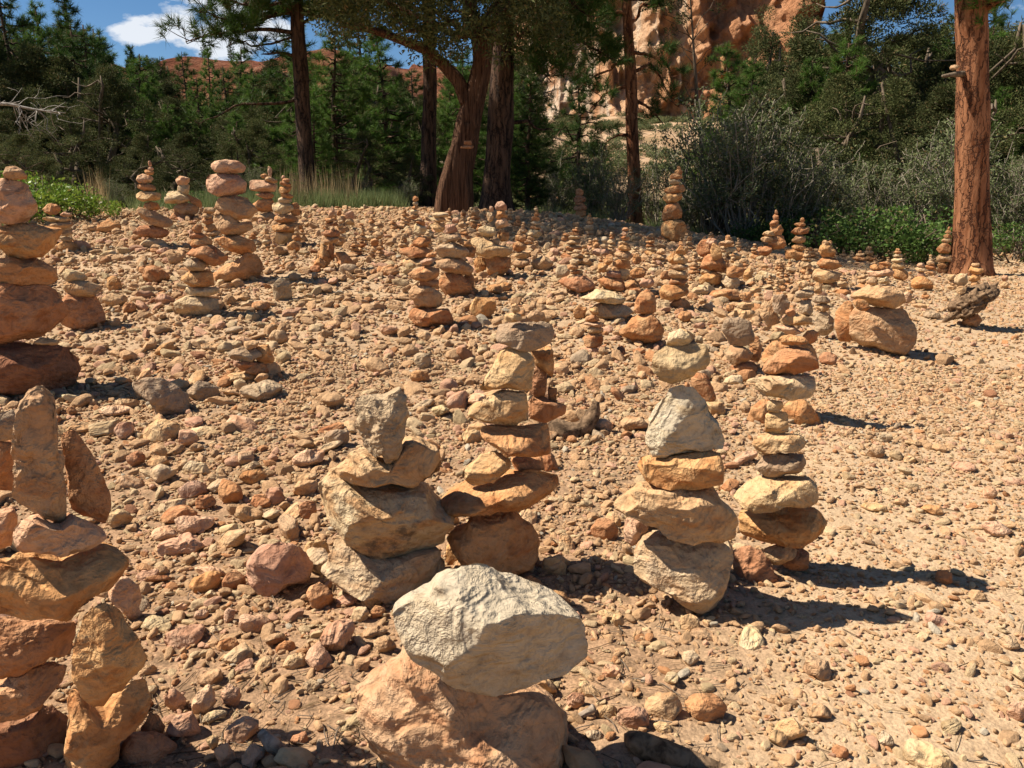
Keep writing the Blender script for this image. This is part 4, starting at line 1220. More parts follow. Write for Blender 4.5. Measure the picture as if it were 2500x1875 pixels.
# ------------------------------------------------------------------ sky, sun, camera
SUN_AZ = radians(-85.); SUN_EL = radians(51)      # azimuth from +y towards +x
w = bpy.data.worlds.new('World'); bpy.context.scene.world = w; w.use_nodes = True; nt = w.node_tree; nt.nodes.clear()
sky = N(nt, 'ShaderNodeTexSky', sky_type='NISHITA'); sky.sun_disc = False; sky.sun_elevation = SUN_EL; sky.sun_rotation = SUN_AZ
sky.altitude = 2400; sky.air_density = 1.0; sky.dust_density = .2; sky.ozone_density = 2.0
tc = N(nt, 'ShaderNodeTexCoord'); v = tc.outputs['Generated']
mp = N(nt, 'ShaderNodeMapping', {'Vector': v, 'Scale': (1., 1., 2.1), 'Location': (.35, .0, .12)})
n = N(nt, 'ShaderNodeTexNoise', {'Vector': mp.outputs[0], 'Scale': 15., 'Detail': 7., 'Roughness': .58})
def blob(az, el, r, sq=1.9):
    d = (sin(radians(az))*cos(radians(el)), cos(radians(az))*cos(radians(el)), sin(radians(el)))
    df = N(nt, 'ShaderNodeVectorMath', {0: v, 1: d}, operation='SUBTRACT').outputs[0]
    sc = N(nt, 'ShaderNodeVectorMath', {0: df, 1: (1., 1., sq)}, operation='MULTIPLY').outputs[0]
    ln = N(nt, 'ShaderNodeVectorMath', {0: sc}, operation='LENGTH').outputs['Value']
    return mth(nt, 'SUBTRACT', 1., mth(nt, 'DIVIDE', ln, r), True)
b1 = mth(nt, 'MAXIMUM', blob(-21.4, 9.5, .062), mth(nt, 'MAXIMUM', blob(-18., 9.0, .10), blob(-23.6, 8.7, .036)))
b1 = mth(nt, 'MAXIMUM', b1, mth(nt, 'MAXIMUM', blob(-20, 11.6, .06), mth(nt, 'MAXIMUM', blob(60, 30, .5), blob(-120, 35, .6))))
cl = mth(nt, 'ADD', mth(nt, 'MULTIPLY', b1, 1.1), mth(nt, 'MULTIPLY', mth(nt, 'SUBTRACT', n.outputs[0], .5), 2.6))
cf = ramp(nt, cl, [(.36, 0.), (.66, .92)])
hs = N(nt, 'ShaderNodeHueSaturation', {'Color': sky.outputs[0], 'Saturation': 1.22, 'Value': SKYV})
col = mixc(nt, cf, hs.outputs[0], (9., 9.4, 10.))
bg = N(nt, 'ShaderNodeBackground', {'Color': col, 'Strength': SKYS}); o = N(nt, 'ShaderNodeOutputWorld', {0: bg.outputs[0]})
ld = bpy.data.lights.new('sun', 'SUN'); ld.energy = SUNS; ld.angle = radians(.5); ld.color = (1., .905, .775)
so = link('sun', ld); 
from mathutils import Vector
sd = Vector((sin(SUN_AZ)*cos(SUN_EL), cos(SUN_AZ)*cos(SUN_EL), sin(SUN_EL)))
so.rotation_euler = sd.to_track_quat('Z', 'Y').to_euler(); so.location = (-30, 8, 35)
cd = bpy.data.cameras.new('camera'); cam = link('camera', cd, loc=(0, 0, CAMZ), rot=(radians(90)-PITCH, 0, 0))
cd.sensor_width = 36; cd.lens = 36*F/2500; cd.clip_end = 2000; cd.clip_start = .05
sc = bpy.context.scene; sc.camera = cam
sc.render.engine = 'CYCLES'; sc.view_settings.view_transform = 'Standard'; sc.view_settings.look = 'None'; sc.view_settings.exposure = EXPO; sc.view_settings.gamma = 1
sc.cycles.max_bounces = 4; sc.cycles.diffuse_bounces = 2; sc.cycles.transmission_bounces = 3; sc.cycles.transparent_max_bounces = 4
# ------------------------------------------------------------------ vegetation
def barkmat(name, a, b_, scale=(14, 14, 2.2), depth=.03, patch=None):
    m, nt, b = mat(name); tc = N(nt, 'ShaderNodeTexCoord')
    mp = N(nt, 'ShaderNodeMapping', {'Vector': tc.outputs['Object'], 'Scale': scale})
    n = N(nt, 'ShaderNodeTexNoise', {'Vector': mp.outputs[0], 'Scale': 1.6, 'Detail': 6., 'Roughness': .62, 'Distortion': .5})
    c = mixc(nt, ramp(nt, n.outputs[0], [(.36, 0.), (.6, 1.)]), a, b_)
    h = n.outputs[0]
    if patch:
        m2 = N(nt, 'ShaderNodeMapping', {'Vector': tc.outputs['Object'], 'Scale': (13., 13., 2.1)})
        n2 = N(nt, 'ShaderNodeTexNoise', {'Vector': tc.outputs['Object'], 'Scale': 9., 'Detail': 4., 'Roughness': .6})
        ds = N(nt, 'ShaderNodeVectorMath', {0: n2.outputs['Color'], 1: (1.5, 1.5, 1.5)}, operation='MULTIPLY').outputs[0]
        vo = N(nt, 'ShaderNodeTexVoronoi', {'Vector': N(nt, 'ShaderNodeVectorMath', {0: m2.outputs[0], 1: ds}, operation='ADD').outputs[0], 'Scale': 1.}, feature='DISTANCE_TO_EDGE')
        fr = ramp(nt, mth(nt, 'ADD', vo.outputs[0], mth(nt, 'MULTIPLY', mth(nt, 'SUBTRACT', n.outputs[0], .45), .35)), [(.0, .1), (.10, 1.)])
        c = mixc(nt, fr, patch, c); h = mth(nt, 'ADD', mth(nt, 'MULTIPLY', n.outputs[0], .7), mth(nt, 'MULTIPLY', fr, .6))
    nt.links.new(c, b.inputs['Base Color'])
    bp = N(nt, 'ShaderNodeBump', {'Height': h, 'Strength': 1., 'Distance': depth}); nt.links.new(bp.outputs[0], b.inputs['Normal'])
    return m
def leafmat(name, a, b_, trans=.25, rough=.6):
    m, nt, b = mat(name); ge = N(nt, 'ShaderNodeNewGeometry'); r = ge.outputs['Random Per Island']
    oi = N(nt, 'ShaderNodeObjectInfo')
    c = mixc(nt, r, a, b_); r2 = mth(nt, 'FRACT', mth(nt, 'MULTIPLY', r, 13.7)); c = mixc(nt, ramp(nt, r2, [(.93, 0.), (.94, .75)]), c, (.20, .13, .06))
    hs = N(nt, 'ShaderNodeHueSaturation', {'Color': c, 'Value': mth(nt, 'ADD', .8, mth(nt, 'MULTIPLY', oi.outputs['Random'], .4))})
    nt.links.new(hs.outputs[0], b.inputs['Base Color']); b.inputs['Roughness'].default_value = rough
    tr = N(nt, 'ShaderNodeBsdfTranslucent', {'Color': hs.outputs[0]}); mx = N(nt, 'ShaderNodeMixShader', {0: trans, 1: b.outputs[0], 2: tr.outputs[0]})
    out = [q for q in nt.nodes if q.type == 'OUTPUT_MATERIAL'][0]; nt.links.new(mx.outputs[0], out.inputs[0]); return m
BK_DARK = barkmat('dark_pine_bark', (.045, .028, .02), (.12, .07, .045), patch=(.02, .013, .01))
BK_RED = barkmat('red_pine_bark', (.16, .058, .024), (.31, .14, .068), (10, 10, 1.9), .035, patch=(.07, .028, .016))
BK_JUN = barkmat('shredded_juniper_bark', (.040, .018, .009), (.17, .088, .05), (34, 34, 1.0), .06)
BK_GREY = barkmat('grey_bark', (.06, .045, .03), (.17, .13, .09), (20, 20, 2), .01)
BK_PALE = barkmat('pale_shrub_stems', (.16, .13, .10), (.32, .28, .22), (20, 20, 2), .004)
DEADW = barkmat('bleached_dead_wood', (.18, .16, .135), (.34, .31, .27), (20, 20, 20), .005)
DRIFT = barkmat('weathered_wood', (.15, .11, .08), (.36, .29, .22), (30, 30, 30), .006)
DARKW = barkmat('dark_rotten_wood', (.06, .036, .02), (.24, .155, .09), (26, 26, 26), .01)
LF_PINE = leafmat('pine_needles', (.022, .05, .010), (.075, .135, .024), .25)
LF_PINEB = leafmat('young_pine_needles', (.035, .085, .012), (.12, .205, .035), .3)
LF_JUN = leafmat('juniper_foliage', (.032, .043, .012), (.105, .115, .04), .2, .8)
LF_SCR = leafmat('grey_green_leaves', (.085, .11, .042), (.18, .205, .095), .3, .8)
LF_MAN = leafmat('leathery_leaves', (.09, .18, .02), (.25, .33, .05), .3, .4)
LF_MAND = leafmat('dark_leathery_leaves', (.04, .085, .018), (.11, .17, .04), .3, .5)
LF_DRY = leafmat('dry_grass_blades', (.36, .25, .12), (.52, .40, .22), .3)
LF_GRS = leafmat('green_grass_blades', (.10, .15, .05), (.24, .28, .12), .3)
def tube(path, rad, seg=7, flute=0, ft=0, seed=0, nz=0.):
    path = np.asarray(path, float); rad = np.broadcast_to(np.asarray(rad, float), (len(path),)); T = np.gradient(path, axis=0); T /= np.linalg.norm(T, axis=1)[:, None]+1e-9
    ref = np.array([.0, 1., .13]) if abs(T[:, 1]).mean() < .8 else np.array([1., 0, .1])
    U = np.cross(T, ref); U /= np.linalg.norm(U, axis=1)[:, None]+1e-9; W = np.cross(T, U)
    a = np.arange(seg)/seg*2*pi; s = np.linspace(0, 1, len(path))
    R = rad[:, None]*(1+flute*np.cos(a[None]*5+ft*s[:, None])+.5*flute*np.cos(a[None]*11+1.6*ft*s[:, None]))
    if nz:
        P0 = path[:, None]+R[..., None]*(np.cos(a)[None, :, None]*U[:, None]+np.sin(a)[None, :, None]*W[:, None]); R = R*(1+nz*fbm(P0*np.array([9, 9, 1.6]), seed, 2))
    P = path[:, None]+R[..., None]*(np.cos(a)[None, :, None]*U[:, None]+np.sin(a)[None, :, None]*W[:, None])
    n = len(path); i = np.arange(n-1)[:, None]*seg; j = np.arange(seg)[None]; k = (j+1) % seg
    Fq = np.stack([i+j, i+k, i+seg+k, i+seg+j], -1).reshape(-1, 4)
    V = np.concatenate([P.reshape(-1, 3), path[:1], path[-1:]]); m = n*seg; jj = np.arange(seg); kk = (jj+1) % seg
    cap = np.concatenate([np.stack([kk, jj, jj*0+m, jj*0+m], -1), np.stack([(n-1)*seg+jj, (n-1)*seg+kk, jj*0+m+1, jj*0+m+1], -1)])
    tri = np.concatenate([cap[:, :3]])
    return V, Fq, tri
class MB:
    def __init__(s): s.V = []; s.Q = []; s.T = []; s.n = 0
    def tube(s, *a, **k): s.add(*tube(*a, **k))
    def add(s, V, Q, T=None):
        s.V.append(V)
        if Q is not None and len(Q): s.Q.append(Q+s.n)
        if T is not None and len(T): s.T.append(T+s.n)
        s.n += len(V)
    def mesh(s, name, m, sm=True):
        L = [np.concatenate(q) for q in (s.Q, s.T) if q]; return newmesh(name, np.concatenate(s.V), L, [m], sm)
def curve(p0, p1, bend, r, n=9, up=0.):
    t = np.linspace(0, 1, n)[:, None]; p0 = np.asarray(p0, float); p1 = np.asarray(p1, float)
    L = np.linalg.norm(p1-p0); P = p0+(p1-p0)*t; P = P+np.array([0, 0, up*L])*(t*(1-t))*2
    w = fbm(np.concatenate([t*3.1+r.uniform(0, 50), t*0+r.uniform(0, 9), t*0], 1), r.randint(1000), 2)[:, None]
    w2 = fbm(np.concatenate([t*3.1+r.uniform(0, 50), t*0+r.uniform(0, 9), t*0], 1), r.randint(1000), 2)[:, None]
    a = r.normal(size=3); b = r.normal(size=3)
    return P+bend*L*(w*a+w2*b)*np.minimum(t*3, 1)*.35
def unit(v): return v/(np.linalg.norm(v, axis=-1, keepdims=True)+1e-9)
def blades(P, Dv, L, W, r):
    """thin triangles from P along Dv"""
    n = len(P); s = unit(np.cross(Dv, r.normal(size=(n, 3)))); L = np.broadcast_to(L, (n,))[:, None]; W = np.broadcast_to(W, (n,))[:, None]
    V = np.stack([P-s*W/2, P+s*W/2, P+Dv*L], 1).reshape(-1, 3); return V, None, np.arange(3*n).reshape(-1, 3)
def leaves(P, Dv, L, W, r):
    n = len(P); s = unit(np.cross(Dv, r.normal(size=(n, 3)))); L = np.broadcast_to(L, (n,))[:, None]; W = np.broadcast_to(W, (n,))[:, None]
    V = np.stack([P, P+Dv*L*.5+s*W/2, P+Dv*L, P+Dv*L*.5-s*W/2], 1).reshape(-1, 3); return V, np.arange(4*n).reshape(-1, 4), None
def tufts(mb, Cn, Dn, r, per=34, L=.15, W=.0075):
    n = len(Cn); c = np.repeat(Cn, per, 0); d = unit(np.repeat(Dn, per, 0)*.75+r.normal(size=(n*per, 3))*.62)
    c = c+np.repeat(unit(Dn), per, 0)*r.uniform(-.06, .05, (n*per, 1)); mb.add(*blades(c, d, L*r.uniform(.7, 1.1, n*per), W, r))
def sprays(mb, Cn, R, r, per, L=.05, W=.02, up=.4):
    """scale-leaf clumps: leaves thick near the surface of blobs"""
    n = len(Cn); d = unit(r.normal(size=(n*per, 3))); rad = np.repeat(np.broadcast_to(R, (n,)), per)*r.uniform(.25, 1, n*per)**.6
    c = np.repeat(Cn, per, 0)+d*rad[:, None]*np.array([1, 1, .75]); dv = unit(d*.7+np.array([0, 0, up])+r.normal(size=(n*per, 3))*.5)
    mb.add(*leaves(c, dv, L*r.uniform(.6, 1.3, n*per), W, r))
# ---- whole-tree builders (return trunk mesh, crown mesh; origin at the base)
def jun_tree(seed, H=3., Wd=1.3, n=70, per=170, m=None, narrow=1., base=.05):
    r = rs(seed); tb = MB(); cb = MB(); k = r.randint(2, 4); pts = []; rr = []
    for j in range(k):
        a = r.uniform(0, 6.28); top = np.array([cos(a)*Wd*.25, sin(a)*Wd*.25, H*r.uniform(.7, .92)])
        c = curve([.05*cos(a), .05*sin(a), -.15], top, .35, r, 10); tb.tube(c, np.linspace(.055*H**.6+.03, .012, 10), 6, nz=.2)
        for q in range(7):
            s = c[r.randint(2, 9)]; a2 = r.uniform(0, 6.28); e = s+np.array([cos(a2), sin(a2), r.uniform(.05, .5)])*Wd*r.uniform(.35, .7)
            cc = curve(s, e, .4, r, 6); tb.tube(cc, np.linspace(.025, .006, 6), 4)
    while len(pts) < n:
        z = r.uniform(base, 1); w = (1-abs(2*z**(.75)-.85)**2.2*.8)*Wd if narrow < 1.5 else (1-z)**.8*Wd*.9+.06
        a = r.uniform(0, 6.28); q = r.uniform(.2, 1)**.5; w *= 1+.3*cos(3*a+seed)
        pts.append([cos(a)*w*q, sin(a)*w*q, z*H]); rr.append(r.uniform(.14, .34)*min(1, H/3.)*(1.15-.5*z))
    sprays(cb, np.array(pts), np.array(rr)*.9, r, int(per*1.3), .048, .013)
    return tb.mesh('trunk', BK_GREY), cb.mesh('crown', m or LF_JUN, False)
def pine_tree(seed, H=4., Wd=1.2, tr=.09, m=None, lo=.18, nb=46, per=30, L=.16, W=.009, bk=None, tb_=None, dens=1.0, cap=1.):
    r = rs(seed); tb = MB(); cb = MB(); tp = curve([0, 0, -.2], [r.uniform(-.1, .1)*H*.3, r.uniform(-.1, .1)*H*.3, H], .05, r, 14)
    tb.tube(tp, np.linspace(tr, .012, 14), 8, nz=.1); Cn = []; Dn = []
    for j in range(nb):
        z = lo+(1-lo)*(j+r.uniform(0, 1))/nb; s = np.array([np.interp(z*H, tp[:, 2], tp[:, q]) for q in range(3)])
        a = j*2.4+r.uniform(-.5, .5); l = Wd*(1-z**1.5*.85)*r.uniform(.55, 1.1)*min(1, (z-lo)/(.15)+.5)
        e = s+np.array([cos(a)*l, sin(a)*l, l*r.uniform(-.15, .35)]); c = curve(s, e, .3, r, 7, -.15); tb.tube(c, np.linspace(.016+.012*l, .004, 7), 4)
        k = max(3, int(l*9*dens))
        for q in range(k):
            t = r.uniform(.3, 1.); i = t*6; i0 = min(int(i), 5); p = c[i0]+(c[i0+1]-c[i0])*(i-i0)
            dv = (c[-1]-c[0])/l*.6+np.array([0, 0, .55])+r.normal(size=3)*.5; off = unit(dv+r.normal(size=3)*.6)*r.uniform(.0, .2)*min(1, l)
            Cn.append(p+off); Dn.append(dv)
    tufts(cb, np.array(Cn), unit(np.array(Dn)), r, per, L, W)
    return tb.mesh('trunk', bk or BK_DARK), cb.mesh('crown', m or LF_PINE, False)
def scrub(seed, H=1.8, Wd=1.0, ns=40, m=None, leafd=130, lf=.026, bk=None):
    r = rs(seed); tb = MB(); cb = MB(); P = []; Dv = []
    for j in range(ns):
        a = r.uniform(0, 6.28); q = r.uniform(0, 1)**.7; h = H*r.uniform(.55, 1.0)*(1-.25*q)
        c = curve([cos(a)*.12*q, sin(a)*.12*q, -.05], [cos(a)*q*Wd*.75, sin(a)*q*Wd*.75, h], .22, r, 9, .12); tb.tube(c, np.linspace(.012, .0035, 9), 3)
        for b in range(5):
            s = c[r.randint(3, 9)]; e = s+unit((c[-1]-c[0])*.6+r.normal(size=3)*.55)*r.uniform(.15, .4)*H*.4; cc = curve(s, e, .25, r, 5); tb.tube(cc, np.linspace(.005, .0025, 5), 3)
            t = r.uniform(0, 1, leafd//5)[:, None]; P.append(s+(e-s)*t+r.normal(size=(leafd//5, 3))*.03); Dv.append(r.normal(size=(leafd//5, 3))+np.array([0, 0, .8]))
    P = np.concatenate(P); Dv = unit(np.concatenate(Dv)); cb.add(*leaves(P, Dv, lf*1.6*r.uniform(.7, 1.3, len(P)), lf*.7, r))
    return tb.mesh('stems', bk or BK_PALE), cb.mesh('leaves', m or LF_SCR, False)
def leafbush(seed, H=.55, Wd=.6, n=2600, m=None, lf=.034):
    r = rs(seed); tb = MB(); cb = MB()
    for j in range(24):
        a = r.uniform(0, 6.28); q = r.uniform(.2, 1); c = curve([cos(a)*.1, sin(a)*.1, -.05], [cos(a)*q*Wd*.85, sin(a)*q*Wd*.85, H*(1-.4*q*q)*r.uniform(.7, .95)], .3, r, 7); tb.tube(c, np.linspace(.012, .004, 7), 4)
    k = 34; a = r.uniform(0, 6.28, k); q = r.uniform(.05, 1, k)**.5; cn = np.stack([np.cos(a)*q*Wd*.85, np.sin(a)*q*Wd*.85, H*(1-.55*q*q)*r.uniform(.35, .95, k)], 1)
    sprays(cb, cn, r.uniform(.09, .19, k)*(H/.55)**.5, r, n//k, lf, lf*.72, .5)
    return tb.mesh('stems', BK_GREY), cb.mesh('leaves', m or LF_MAN, False)
def place(kind, parts, px, Y, label, cat, group, sc_=1., rot=0., names=('trunk', 'crown'), sx=1., x=None, sink=0., z=None):
    X_ = (px-1250)/F*Y*1.0/cos(PITCH)*.985 if x is None else x
    z_ = float(terr(X_, Y)) if z is None else z
    e = link(kind, None, loc=(X_, Y, z_-sink), rot=(0, 0, rot), scl=(sc_*sx, sc_*sx, sc_)); tag(e, label, cat, group)
    for p, nm in zip(parts, names): link(nm, p, e)
    return e
def xz(px, py, Y): return at(px, py, Y)
def hfor(px, ytop, Y):
    p = at(px, ytop, Y); return float(p[2]-terr(p[0], Y))
J = [jun_tree(11, 3, 1.25, 120, 260), jun_tree(12, 3, 1.4, 130, 260), jun_tree(13, 3, .75, 75, 200, narrow=2), jun_tree(14, 3, 1.1, 85, 240)]
PN = [pine_tree(21, 4, 1.3, .09, LF_PINEB, .08, 70, 40, dens=1.7), pine_tree(22, 4, 1.5, .09, LF_PINE, .12, 60, 38, dens=1.6), pine_tree(23, 4, .8, .08, LF_PINE, .08, 80, 40, dens=2.), pine_tree(24, 4, 1.2, .08, LF_PINEB, .08, 70, 40, dens=1.7)]
SC = [scrub(31), scrub(32, 1.8, .8, 54), scrub(33, 1.8, 1.2, 50)]
LB = [leafbush(41), leafbush(42, .55, .7, 3000), leafbush(43, .55, .6, 2600, LF_MAND), leafbush(44, .5, .75, 3000, LF_MAND)]
def T(fam, v, px, ytop, Y, label, wide=1., rot=0., kind=None, cat='tree', group=None):
    Pm = {'J': J, 'P': PN}[fam][v]; h0 = 3. if fam == 'J' else 4.
    H = hfor(px, ytop, Y); s = H/h0
    return place(kind or ('juniper_tree' if fam == 'J' else 'pine_tree'), Pm, px, Y, label, cat, group or ('juniper trees of the wood' if fam == 'J' else 'pine trees of the wood'), s, rot, sx=wide)
# left wood
T('P', 2, 15, -10, 16, 'tall dark narrow pine at the far left edge', .9)
T('P', 2, 96, 30, 21, 'thin pine with sparse top rising left of the dark spire tree', .7, 1.)
T('P', 2, 262, -30, 19, 'dark spire-topped conifer rising against the sky on the left', 1.0, 2.)
T('J', 1, 60, 150, 14.5, 'broad dark juniper behind the huge left cairn', 1.3, 0)
T('J', 0, 175, 120, 15.5, 'round-topped juniper left of the dark spire conifer', 1.2, 1)
T('J', 3, 30, 235, 12.3, 'low juniper behind the bleached dead branch', 1.5, 2)
T('J', 1, 215, 255, 13.2, 'low dark juniper above the bright leafy bush', 1.3, 3)
T('J', 0, 330, 170, 14.5, 'dark juniper right of the spire conifer', 1.1, 4)
T('J', 3, 395, 330, 12.6, 'small juniper behind the ten-stone cairn', 1.4, 5)
T('J', 1, 500, 330, 13.6, 'small dark juniper behind the tall round-stone cairn', 1.5, .5)
T('P', 3, 440, 175, 20, 'young pine in front of the red hill, left one', .9, 1.5)
T('P', 0, 540, 190, 18, 'young pine in front of the red hill, right one', .9, .4)
T('J', 2, 590, 330, 13.4, 'small green juniper left of the tall left pine trunk', 1.4, 2)
T('J', 0, 660, 300, 15, 'juniper directly behind the tall left pine trunk', 1.2, 3)
T('P', 1, 395, 265, 24, 'short pine with bare trunk before the red hill', .8, 2.5)
T('J', 1, 120, 330, 11.6, 'small juniper just above the bright leafy bush', 1.4, 1.2)
# centre
T('P', 0, 850, 95, 15.0, 'bright green young pine right of the tall left pine trunk', 1.25, 1)
T('P', 3, 960, 70, 16.5, 'bright green pine left of the leaning trunk', 1.2, 2)
T('P', 0, 790, 260, 13.2, 'small bushy pine behind the tall dry grass', 1.2, 2.2)
T('J', 0, 905, 330, 13.2, 'low juniper between dry grass and leaning trunk', 1.4, 4)
T('J', 3, 1010, 380, 12.6, 'low juniper at the left foot of the leaning trunk', 1.3, 4)
T('P', 1, 1130, 120, 22, 'dark pine seen behind the leaning trunk', 1.2, 3)
T('P', 2, 1290, 190, 12.6, 'small thin-stemmed pine right of the dark pine trunk', 1.3, .7)
T('P', 1, 1400, 150, 19, 'dark pine left of the slim red pine', 1.0, 4.4)
T('J', 3, 1040, 250, 21, 'shadowed juniper far behind the leaning trunk', 1.4, 2)
T('J', 2, 1450, 330, 22, 'small juniper on the slope below the cliff', 1.5, 1)
# right wood
T('J', 2, 1812, 30, 22, 'narrow dark juniper spire against the cliff', 1.0, 1)
T('J', 2, 1905, 15, 25, 'wider juniper spire at the right side of the cliff', 1.3, 2)
T('P', 3, 2010, 20, 19, 'bright green pine at the right end of the cliff', 1.0, 1)
T('J', 0, 2075, -60, 18, 'tall grey-green juniper right of the cliff', 1.25, 3)
T('J', 1, 1990, 190, 14.5, 'wide juniper left of centre in the right thicket', 1.2, 2)
T('J', 3, 2125, 200, 14, 'wide juniper in the middle of the right thicket', 1.35, 1)
T('J', 0, 2235, 215, 13.4, 'juniper just left of the big red pine trunk', 1.3, 5)
T('P', 0, 2240, 40, 20, 'pine with sunlit top left of the big red trunk', .9, 3)
T('P', 3, 2300, -50, 22, 'tall pine directly behind the big red trunk', .8, 4)
T('P', 0, 2440, 60, 19, 'bright pine right of the big red trunk', .95, 5)
T('J', 3, 2470, 190, 14.5, 'dark juniper right of the big red trunk', 1.2, 3)
T('J', 1, 2590, 20, 17, 'tall juniper cut by the right edge', 1.4, 3)
T('J', 1, 1860, 300, 16.5, 'dark juniper behind the tall grey scrub', 1.3, 3.3)
T('J', 0, 2350, 150, 16.5, 'juniper mostly hidden by the big red trunk', 1.3, 1.3)
T('J', 0, 350, 205, 17, 'juniper between the spire conifer and the red hill', 1.1, 2)
T('J', 3, 475, 245, 16.5, 'juniper under the gap that shows the red hill', 1.3, 1)
T('P', 1, 600, 170, 21, 'pine left of the tall left pine trunk', 1.1, 5)
T('J', 1, 700, 215, 18, 'juniper between the tall left pine and bright pine', 1.1, 5)
T('P', 3, 800, 150, 19, 'bright pine right behind the tall left pine trunk', 1.2, 3)
T('P', 2, 395, 120, 24, 'slender pine crossing the red hill', .9, 2)
T('P', 1, 505, 140, 25, 'dark slender pine crossing the red hill, the right one', .9, 4)
T('P', 1, 190, 60, 20, 'tall dark pine just left of the spire conifer', .9, 1)
T('P', 3, 345, 130, 23, 'narrow pine at the left end of the red hill', .75, 2.9)
T('P', 1, 455, 150, 26, 'narrow pine in the middle of the red hill', .75, 3.9)
T('P', 3, 565, 120, 24, 'narrow pine at the right part of the red hill', .8, 4.9)
T('P', 1, 640, 150, 22, 'narrow pine touching the tall left pine branch', .8, 5.4)
T('P', 1, 40, 20, 18, 'tall full pine at the left edge, behind the narrow one', 1.0, 1.9)
T('P', 0, 150, 45, 18.5, 'tall full pine between left edge and spire conifer', .9, 2.9)
T('P', 1, 320, 110, 20, 'dark pine just right of the spire conifer', .9, .9)
T('P', 1, 760, 70, 18, 'full pine directly right of the tall left trunk', 1.1, 2.6)
T('P', 0, 905, 50, 19, 'full bright pine left of the half hidden trunk', 1.1, 3.6)
T('P', 1, -10, -160, 15.5, 'big dark pine cut off by the left edge and frame top', 1.0, .3)
T('P', 1, 110, -40, 17, 'tall pine reaching the frame top left of the spire conifer', .95, 4.3)
T('P', 0, 205, 10, 18, 'tall pine touching the left side of the spire conifer', .9, 5.3)
# the dense back rows, one tree hardly told from the next
q = rs(17)
for k in range(180):
    px = q.uniform(-120, 2700) if k < 150 else q.uniform(-60, 700); Y = q.uniform(15.5, 27)
    if px < 330: yt = q.uniform(60, 210); side = 'left'
    elif px < 660: yt = q.uniform(120, 320); side = 'left'
    elif px < 1330: yt = q.uniform(120, 300); side = 'centre'
    elif px < 1740: continue
    else: yt = q.uniform(60, 260); side = 'right'
    if k % 2 == 1: T('P', [1, 3, 0][k % 3], px, yt, Y, 'dark pine in the dense back rows of the wood, '+side, 1.1, k)
    else: T('J', [0, 1, 3][k % 3], px, yt, Y, 'dark juniper in the dense back rows of the wood, '+side, 1.25, k)
# scrub thickets
for k, (px, yt, Y, lab) in enumerate([
    (1350, 385, 13.5, 'low grey scrub bush right of the thin pine stem'), (1440, 350, 13.2, 'grey twiggy shrub behind the brown shaded cairn'),
    (1500, 400, 12.0, 'thin grey shrub left of the slim red pine'), (1600, 330, 13.8, 'grey-green shrub right of the slim red pine'),
    (1720, 210, 12.6, 'tall twiggy shrub with dark stems left in the thicket'), (1800, 215, 12.0, 'tall grey-green shrub with upright wands'),
    (1880, 290, 11.8, 'grey shrub behind the dark spire cairn'), (1960, 350, 12.2, 'grey shrub above the leafy bush, left one'),
    (2080, 380, 12.6, 'grey shrub above the leafy bush, middle one'), (2200, 330, 12.0, 'pale twiggy shrub above the leafy bush, right one'),
    (2290, 270, 11.8, 'pale wispy shrub touching the big red trunk'), (2440, 360, 11.3, 'pale grey shrub right of the big red trunk'),
    (2530, 400, 11.0, 'pale grey shrub at the right edge'), (1010, 430, 12.2, 'dim shrub left of the leaning trunk'), (650, 400, 12.2, 'grey-green shrub left of the dry grass'),
    (560, 420, 12.4, 'dim shrub behind the cairn with a finger stone'), (1655, 420, 12.6, 'low grey shrub behind the tall block cairn'), (310, 430, 11.6, 'dim shrub behind the ten-stone cairn')]):
    s = hfor(px, yt, Y)/1.8
    place('shrub', SC[k % 3], px, Y, lab, 'shrub', 'grey scrub shrubs at the forest edge', s, k*1.3, ('stems', 'leaves'), sx=1.15)
for k, (px, yt, Y, v, wd, lab) in enumerate([
    (110, 408, 8.6, 0, 1.15, 'bright yellow-green leafy bush behind the huge left cairn'), (215, 440, 8.9, 1, 1.0, 'bright leafy bush beside the ten-stone cairn, right part'),
    (20, 402, 9.4, 1, 1.1, 'bright leafy bush at the very left edge'), (500, 462, 10.6, 2, 1.3, 'small green bush behind the squat pale-shouldered cairn'),
    (790, 480, 12.0, 2, 1.2, 'low green bush below the dry grass'), (1955, 500, 11.3, 2, 1.1, 'dark green leafy bush, left part of the right clump'),
    (2060, 485, 11.0, 3, 1.3, 'dark green leafy bush in the middle of the right clump'), (2170, 495, 10.7, 2, 1.3, 'dark green leafy bush, right part of the right clump'),
    (2250, 540, 10.2, 3, .8, 'low green bush left of the big red trunk'), (2460, 545, 10.4, 2, 1.3, 'low green bush right of the big red trunk'),
    (1850, 510, 11.6, 3, .9, 'low dark bush behind the dark spire cairn'), (2540, 600, 9.9, 3, 1., 'low green bush at the right edge')]):
    s = hfor(px, yt, Y)/.55
    place('leafy_bush', LB[v], px, Y, lab, 'bush', 'leafy bushes along the clearing', s, k*2.1, ('stems', 'leaves'), sx=wd)
# ridge trees
for k, (px, yt) in enumerate([(310, 110), (352, 92), (388, 100), (398, 92), (412, 97), (430, 98), (560, 112), (790, 128), (806, 130), (620, 118)]):
    Y = 173.+k % 3*3; X_ = (px-1250)/F*Y/cos(PITCH)*.985; h = r.uniform(3.6, 5.)
    place('pine_tree', PN[2], px, Y, 'tiny dark conifer standing on the skyline of the red hill', 'tree', 'conifers on the skyline', h/4, k, sx=1.25)
